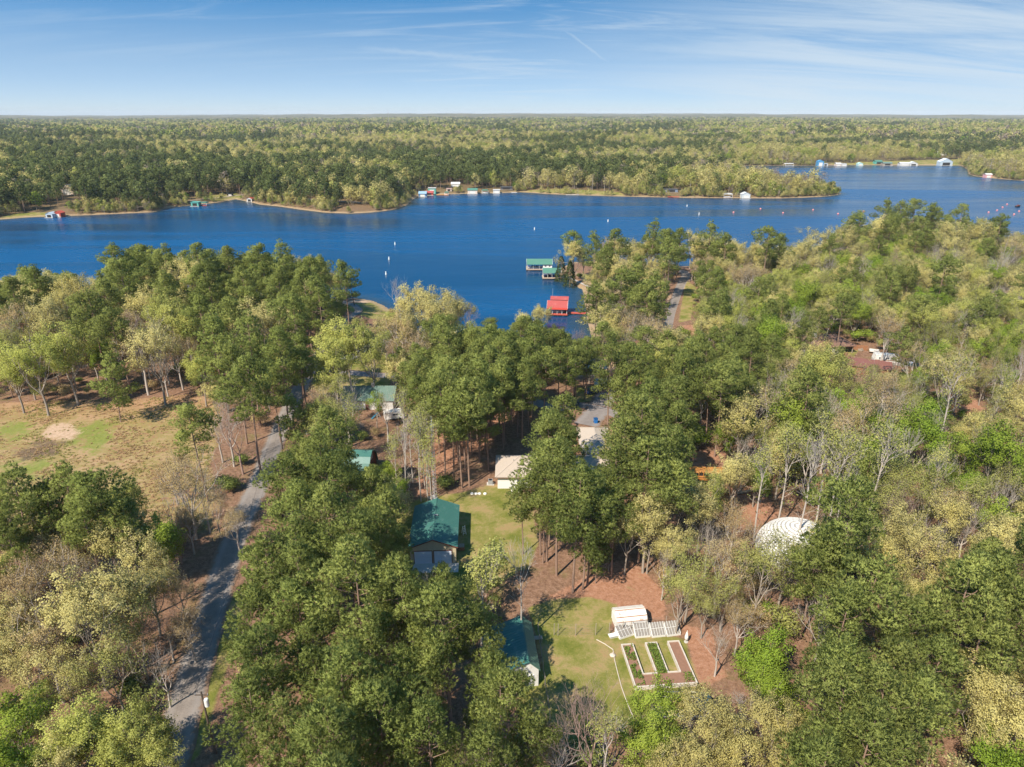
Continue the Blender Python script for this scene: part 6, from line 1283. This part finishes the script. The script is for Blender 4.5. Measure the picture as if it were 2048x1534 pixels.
def red_boathouse():
    t, z = big_boathouse((1114, 632), 'red boathouse with a two-level red metal roof and a gangway to the trees', 7.6, 7.4, RED, 0, tall=2.5, deckm=WOODR, rot=-.1)
    ribbed(MB(), [(-3.0, 4.2, 5.5), (4.3, 4.2, 5.5), (4.3, 6.9, 6.35), (-3.0, 6.9, 6.35)], .07, .5).build('upper_roof', RED, t); MB().box(-2.8, 4.1, 4.4, 6.8, 3.3, 5.4).build('upper_wall', BRICKR, t)
    MB().slab([(-4.1, -.52, 2.75), (4.1, -.52, 2.75), (4.1, -.5, 3.45), (-4.1, -.5, 3.45)], .05).build('awning', surf('red awning', (.62, .07, .045), .7), t)
    MB().box(2.9, 3.85, 2.5, 7.2, .86, 3.3).build('store_room', BRICKR, t)
    deck(t, 4.3, 11.5, 2.2, 3.6, .85, WOODR); MB().tube([(-2.2, 7, .9), (-2.2, 7, 9.5)], .06, 6).build('mast', STEEL, t)
    moored((1112, 624), 'white pontoon boat sheltered in the red boathouse', 6.2, .0, BOATW)
red_boathouse()

# --- buoys and the boat far out
def buoys():
    for i, (px, py, lab) in enumerate([(790, 489, 'white buoy highest of the three in the near column'), (778, 519, 'white buoy in the middle of the near column'), (772, 549, 'white buoy lowest of the three near the lakeside lawn'), (1069, 459, 'lone white buoy out from the larger green boathouse'), (1216, 443, 'white buoy on open water before the pine point'), (1374, 413, 'upper white buoy below the wooded peninsula'), (1398, 429, 'lower white buoy below the wooded peninsula')]):
        x, y = at(px, py, 0.0); t = thing('buoy', lab, 'buoy', (x, y, 0), 0, 'white buoys on the lake'); MB().lathe([(.1, -.3), (.42, -.1), (.42, .35), (.3, .5), (.24, 1.5), (.1, 1.6)], 12).build('float', WHITE, t); MB().lathe([(.255, 1.1), (.25, 1.3)], 12).build('band', surf('orange band', (.8, .2, .03)), t)
    for i, (px, py) in enumerate([(1467, 425), (1521, 418), (1566, 426), (1626, 420), (1676, 428), (1727, 423), (2014, 409), (2005, 415), (1994, 421), (1977, 425), (2038, 423), (2028, 429)]):
        o = ('leftmost', 'second', 'third', 'fourth', 'fifth', 'rightmost')
        lab = '%s pink buoy from the left in the line off the peninsula' % o[i] if i < 6 and i not in (0, 5) else ('leftmost pink buoy in the line off the peninsula' if i == 0 else ('rightmost pink buoy in the line off the peninsula' if i == 5 else ('farthest', 'second farthest', 'third farthest', 'fourth farthest', 'rightmost', 'nearest')[i - 6] + ' pink buoy of the cluster by the dark speedboat'))
        x, y = at(px, py, 0.0); t = thing('mooring_ball', lab, 'buoy', (x, y, 0), 0, 'pink buoys on the lake'); MB().lathe([(.16, -.5), (.62, -.25), (.78, .2), (.6, .6), (.16, .8)], 12).build('ball', surf('pink red buoy', (.70, .24, .22), .5), t); MB().tube([(0, 0, .78), (0, 0, 1.0)], .12, 8).build('ring', STEEL, t)
    x, y = at(2036, 414, 0.0); t = thing('speedboat', 'dark speedboat under way on the far right water', 'boat', (x, y, 0), .5); hull(t, 6.5, 2.4, 1.1, BLACK); MB().prism([(-.4, -.8, 1.0), (.9, -.8, 1.0), (.3, -.7, 1.9), (-.4, -.7, 1.9)], (0, 1.5, 0)).build('cabin', TRIM, t); MB().box(-2.6, -1.6, -.8, .8, .9, 1.3).build('seat', TRIM, t)
buoys()

# --- small docks and houses of the far banks
def far_box(px, py, lab, w, d, h, wallm, roofm, kind='gable', cat='boathouse', rot=0.0, z=0.0, name='boathouse', shade_front=.0):
    x, y = at(px, py, z)
    if z != 0: x, y, z = ground_at(px, py)
    t = thing(name, lab, cat, (float(x), float(y), z), rot, 'small boathouses on the far banks' if cat == 'boathouse' else None)
    y1 = d
    if kind == 'canopy':
        for sx in (-w / 2 + .2, w / 2 - .2):
            for yy in (.2, d - .2): MB().box(sx - .1, sx + .1, yy - .1, yy + .1, -1, h).build('post', WHITE, t)
        MB().prism([(-w / 2, 0, h), (w / 2, 0, h), (w / 2 - .6, .0, h + .9), (-w / 2 + .6, 0, h + .9)], (0, d, 0)).build('canopy', roofm, t); deck(t, -w / 2, w / 2, -.6, .8, .6, wallm, False); hull(thing('lift_boat', 'boat hanging under the ' + lab, 'boat', (float(x), float(y) + d * .4, .5), 0.0), w * .75, 1.8, .9, BOATW); return t
    if kind == 'deck': deck(t, -w / 2, w / 2, 0, d, .7, wallm, True, 2.5); return t
    MB().box(-w / 2, -w / 2 + .15, .16, d, -.6 if z == 0 else 0, h).build('wall', wallm, t); MB().box(w / 2 - .15, w / 2, .16, d, -.6 if z == 0 else 0, h).build('wall', wallm, t); 
    ow = w * .3
    m = MB().box(-w / 2, -ow, 0, .155, 0, h).box(ow, w / 2, 0, .155, 0, h).box(-ow, ow, 0, .155, h * .78, h); m.build('front_wall', wallm, t); MB().box(-ow, ow, .1, .15, 0.02, h * .78 - .005).build('door', DARK if shade_front else WHITE2, t); MB().box(-w / 2 + .151, w / 2 - .151, d - .15, d - .002, 0, h).build('wall', wallm, t)  # open fronts get a near-black sheet instead of a door, interior shade as colour
    if kind == 'gable':
        k = w * .24; e = .3
        for s_ in (-1, 1):
            q = [(s_ * (w / 2 + e), -e, h - .05), (s_ * (w / 2 + e), d + e, h - .05), (s_ * .02, d + e, h + k), (s_ * .02, -e, h + k)]
            ribbed(MB(), q if s_ > 0 else q[::-1][2:] + q[::-1][:2], .08, .6).build('roof_slope', roofm, t)
        MB().prism([(-w / 2, 0, h), (w / 2, 0, h), (0, 0, h + k - .1)], (0, .15, 0)).build('gable_wall', wallm, t)
    elif kind == 'side':
        ribbed(MB(), [(-w / 2 - .3, -.4, h + .02), (w / 2 + .3, -.4, h + .02), (w / 2 + .3, d / 2, h + d * .25), (-w / 2 - .3, d / 2, h + d * .25)], .08, .6).build('roof_slope', roofm, t); ribbed(MB(), [(w / 2 + .3, d + .4, h + .02), (-w / 2 - .3, d + .4, h + .02), (-w / 2 - .3, d / 2 + .01, h + d * .25), (w / 2 + .3, d / 2 + .01, h + d * .25)], .08, .6).build('roof_slope', roofm, t)
    else: MB().box(-w / 2 - .3, w / 2 + .3, -.4, d + .3, h + .005, h + .25).build('roof', roofm, t)
    deck(t, -w / 2 - .6, w / 2 + .6, -1.1, -.42, .45, CONC if z == 0 else WOOD, False)
    return t
PB = surf('pale blue boards', (.40, .47, .52), .7); RB = surf('red boards', (.42, .07, .045), .8); TEALB = surf('teal boards', (.10, .36, .30), .7); BLU = metal('blue metal', (.07, .18, .34)); GRY = surf('pale grey boards', (.52, .55, .55), .7); SKY = metal('sky blue metal', (.08, .27, .46)); BEI = surf('beige boards', (.62, .50, .41), .8)
def far_things():
    WHITE = surf('far white boards', (.56, .55, .52), .8, .12, 1.2, stain=(.42, .39, .35))
    far_box(99, 436, 'pale blue-white boathouse with its door open on the left far bank', 5.2, 6, 3.0, PB, PB, 'gable', shade_front=1); far_box(115, 434.5, 'red gabled boathouse beside the pale blue one', 5.6, 6, 3.2, RB, RB)
    far_box(390, 413, 'teal flat-topped boathouse with an orange deck under the tree row', 6.4, 6, 3.4, TEALB, TEALB, 'flat', shade_front=1); far_box(407, 412, 'green canopy boat lift joined to the teal boathouse', 6.0, 5, 2.3, WOODR, GREEN3, 'canopy'); far_box(499, 404, 'tiny red and white boathouse tucked in the inlet', 4.5, 5, 3.0, WHITE, RB, shade_front=1)
    far_box(845, 394, 'blue barrel-roofed boathouse at the foot of the dark wooded point', 7.4, 8, 3.0, BLU, metal('light blue metal', (.28, .42, .52)), 'side'); far_box(858, 391, 'bright red-roofed dock behind the blue boathouse', 8, 7, 2.4, RB, RED, 'side', shade_front=1); far_box(864, 389, 'two-storey teal boathouse with a flat white roof', 7.5, 6, 6.0, TEALB, WHITE, 'flat')
    far_box(884, 391, 'long low orange dock lying along the bank', 11, 2.4, 1, surf('orange deck', (.55, .24, .06), .8), WHITE, 'deck', 'dock', name='dock'); far_box(893, 391, 'orange boat lift under a teal umbrella canopy', 4.4, 4, 2.6, surf('orange deck', (.55, .24, .06), .8), GREEN3, 'canopy')
    far_box(898, 383, 'pink-roofed open hut just above the orange dock', 5, 5, 2.6, BEI, surf('pinkish roof', (.5, .33, .28)), 'flat', 'hut', z=1, name='hut', shade_front=1); far_box(911, 374, 'white cottage set back in the trees above the orange dock', 9, 7, 3.0, WHITE, WHITE2, 'side', 'cottage', z=1, name='cottage')
    far_box(945, 388, 'beige boathouse with a small green roof on the far bank', 9.5, 7, 3.6, BEI, GREEN3, 'side'); far_box(970, 387, 'white-decked boat lift under a dark green canopy', 6.5, 5, 2.8, WHITE, GREEN3, 'canopy'); far_box(993, 387, 'square white two-door boathouse on the far bank', 6.6, 6, 3.4, WHITE, WHITE, 'flat'); far_box(1029, 386.5, 'low white swimming dock on the far bank', 6, 2.5, 1, WHITE, WHITE, 'deck', 'dock', name='dock', rot=.4)
    far_box(1013, 380, 'dark shaded pavilion beside the far green lawn', 12, 6, 2.8, surf('dark boards', (.07, .07, .08)), surf('dark shingles', (.09, .09, .09)), 'flat', 'pavilion', z=1, name='pavilion', shade_front=1); far_box(1006, 336, 'white A-frame gable high in the trees above the far bank', 7, 8, 4.5, WHITE, WHITE, 'gable', 'house', z=1, name='house'); far_box(1060, 252, 'white house with an orange roof far off in the forest', 16, 12, 8, WHITE, surf('orange roof', (.6, .3, .15)), 'side', 'house', z=1, name='house')
    far_box(1145, 391, 'low pale dock below the tan trees', 13, 2.2, 1, CONC, WHITE, 'deck', 'dock', name='dock'); far_box(1347, 395, 'red low dock in front of the picnic shelter', 11, 2.4, 1, WOODR, WHITE, 'deck', 'dock', name='dock'); far_box(1342, 385, 'dark-roofed picnic shelter on the peninsula shore', 13, 6, 3.0, surf('blue grey boards', (.18, .22, .3)), surf('dark shingles', (.09, .09, .09)), 'flat', 'shelter', z=1, name='picnic_shelter', shade_front=1); far_box(1378, 384, 'small brown-roofed shelter next to the picnic shelter', 8, 5, 2.8, WHITE, SHINGB, 'flat', 'shelter', z=1, name='picnic_shelter', shade_front=1)
    far_box(1456, 396, 'white canopy boat lift on the peninsula bank', 8.5, 5, 3.2, BEI, WHITE, 'canopy'); far_box(1492, 397, 'pale grey gabled boathouse on the peninsula bank', 7.6, 7, 3.8, GRY, GRY)
    far_box(1579, 332, 'white canopy lift at the left end of the farthest bank', 13, 7, 3, WHITE, WHITE, 'canopy'); far_box(1641, 332, 'sky blue two-level boathouse on the farthest bank', 9, 8, 6.5, SKY, SKY, 'gable'); far_box(1651, 332, 'grey and white boathouse touching the sky blue one', 6.5, 7, 3.4, GRY, GRY, 'flat', shade_front=1); far_box(1677, 332, 'pinkish white long boathouse on the farthest bank', 8, 7, 3, BEI, WHITE, 'side'); far_box(1688, 332, 'bright white boathouse beside the pinkish one', 8, 7, 3.3, WHITE, WHITE, 'flat'); far_box(1721, 331.5, 'pale teal gabled boathouse on the farthest bank', 7.5, 7, 3, surf('pale teal', (.42, .6, .56)), surf('pale teal', (.42, .6, .56)))
    far_box(1757, 328.5, 'green-roofed hut set back from the farthest bank', 11, 8, 4, TEALB, GREEN3, 'side', 'hut', z=1, name='hut', shade_front=1); far_box(1775, 331.5, 'low green-roofed boathouse with open front on the farthest bank', 14, 8, 3.5, WOOD, GREEN2, 'side', shade_front=1); far_box(1809, 331.5, 'long white boathouse, left of the white pair', 14, 8, 3.2, WHITE, WHITE, 'side'); far_box(1827, 331.5, 'white boathouse with dark doorway, right of the white pair', 12, 8, 3.2, WHITE, GRY, 'gable', shade_front=1); far_box(1892, 331.5, 'wide pale blue boathouse with a black open front', 19, 10, 6, PB, surf('pale roof', (.6, .66, .72)), 'gable', shade_front=1)
    far_box(1884, 311, 'large pale metal-roofed house on the slope above the farthest bank', 15, 10, 4.5, WHITE2, metal('pale metal', (.62, .66, .68)), 'side', 'house', z=1, name='house'); far_box(1866, 308, 'long low white building left of the metal-roofed house', 9, 7, 3.5, WHITE, WHITE, 'side', 'building', z=1, name='building'); far_box(1942, 322, 'small white house near the right-hand wooded bank', 7, 7, 4, WHITE, WHITE, 'side', 'house', z=1, name='house'); far_box(1977, 356, 'pink and white cabin at the water edge of the right-hand bank', 8, 6, 4, surf('pink boards', (.6, .3, .3)), WHITE, 'side', 'cabin', z=1, name='cabin')
    far_box(135, 390, 'pale two-storey house showing through the pines of the left bank', 11, 9, 6.5, BEI, surf('dark shingles', (.09, .09, .09)), 'gable', 'house', z=1, name='house'); far_box(460, 392, 'dark van parked by the shore road on the left bank', 5, 2.2, 2.0, BLACK, BLACK, 'flat', 'van', z=1, name='parked_van')
    x, y = at(777, 231, 60.0); x, y = x * .5, y * .5
    s_ = 3800 / np.hypot(*at(777, 240, 30.0)); x, y = at(777, 240, 30.0)[0] * s_, at(777, 240, 30.0)[1] * s_; z = gz(float(x), float(y)); t = thing('radio_mast', 'hair-thin radio mast standing on the horizon', 'mast', (float(x), float(y), z))
    for k in range(3): MB().tube([(2 * math.cos(k * 2.1), 2 * math.sin(k * 2.1), 0), (.8 * math.cos(k * 2.1), .8 * math.sin(k * 2.1), 66)], .35, 4).build('leg', STEEL, t)
    MB().tube([(0, 0, 60), (0, 0, 78)], .3, 4).build('antenna', RED, t)
far_things()
# ---------------------------------------------------------------- the air
def haze():
    m, g = new_mat('haze')
    v = g.n('ShaderNodeVolumePrincipled', {}, {'Color': (.84, .93, 1.0), 'Density': HAZE, 'Anisotropy': -.1})
    o = g.n('ShaderNodeOutputMaterial', {}, {'Volume': v}, None)
    me = MB().box(-16900, 16900, -450, 17400, -4.2, 110).mesh('haze', m); tag(link('haze', me), 'thin pale air over the lake and woods', kind='stuff')
HAZE = 4.4e-5
haze()
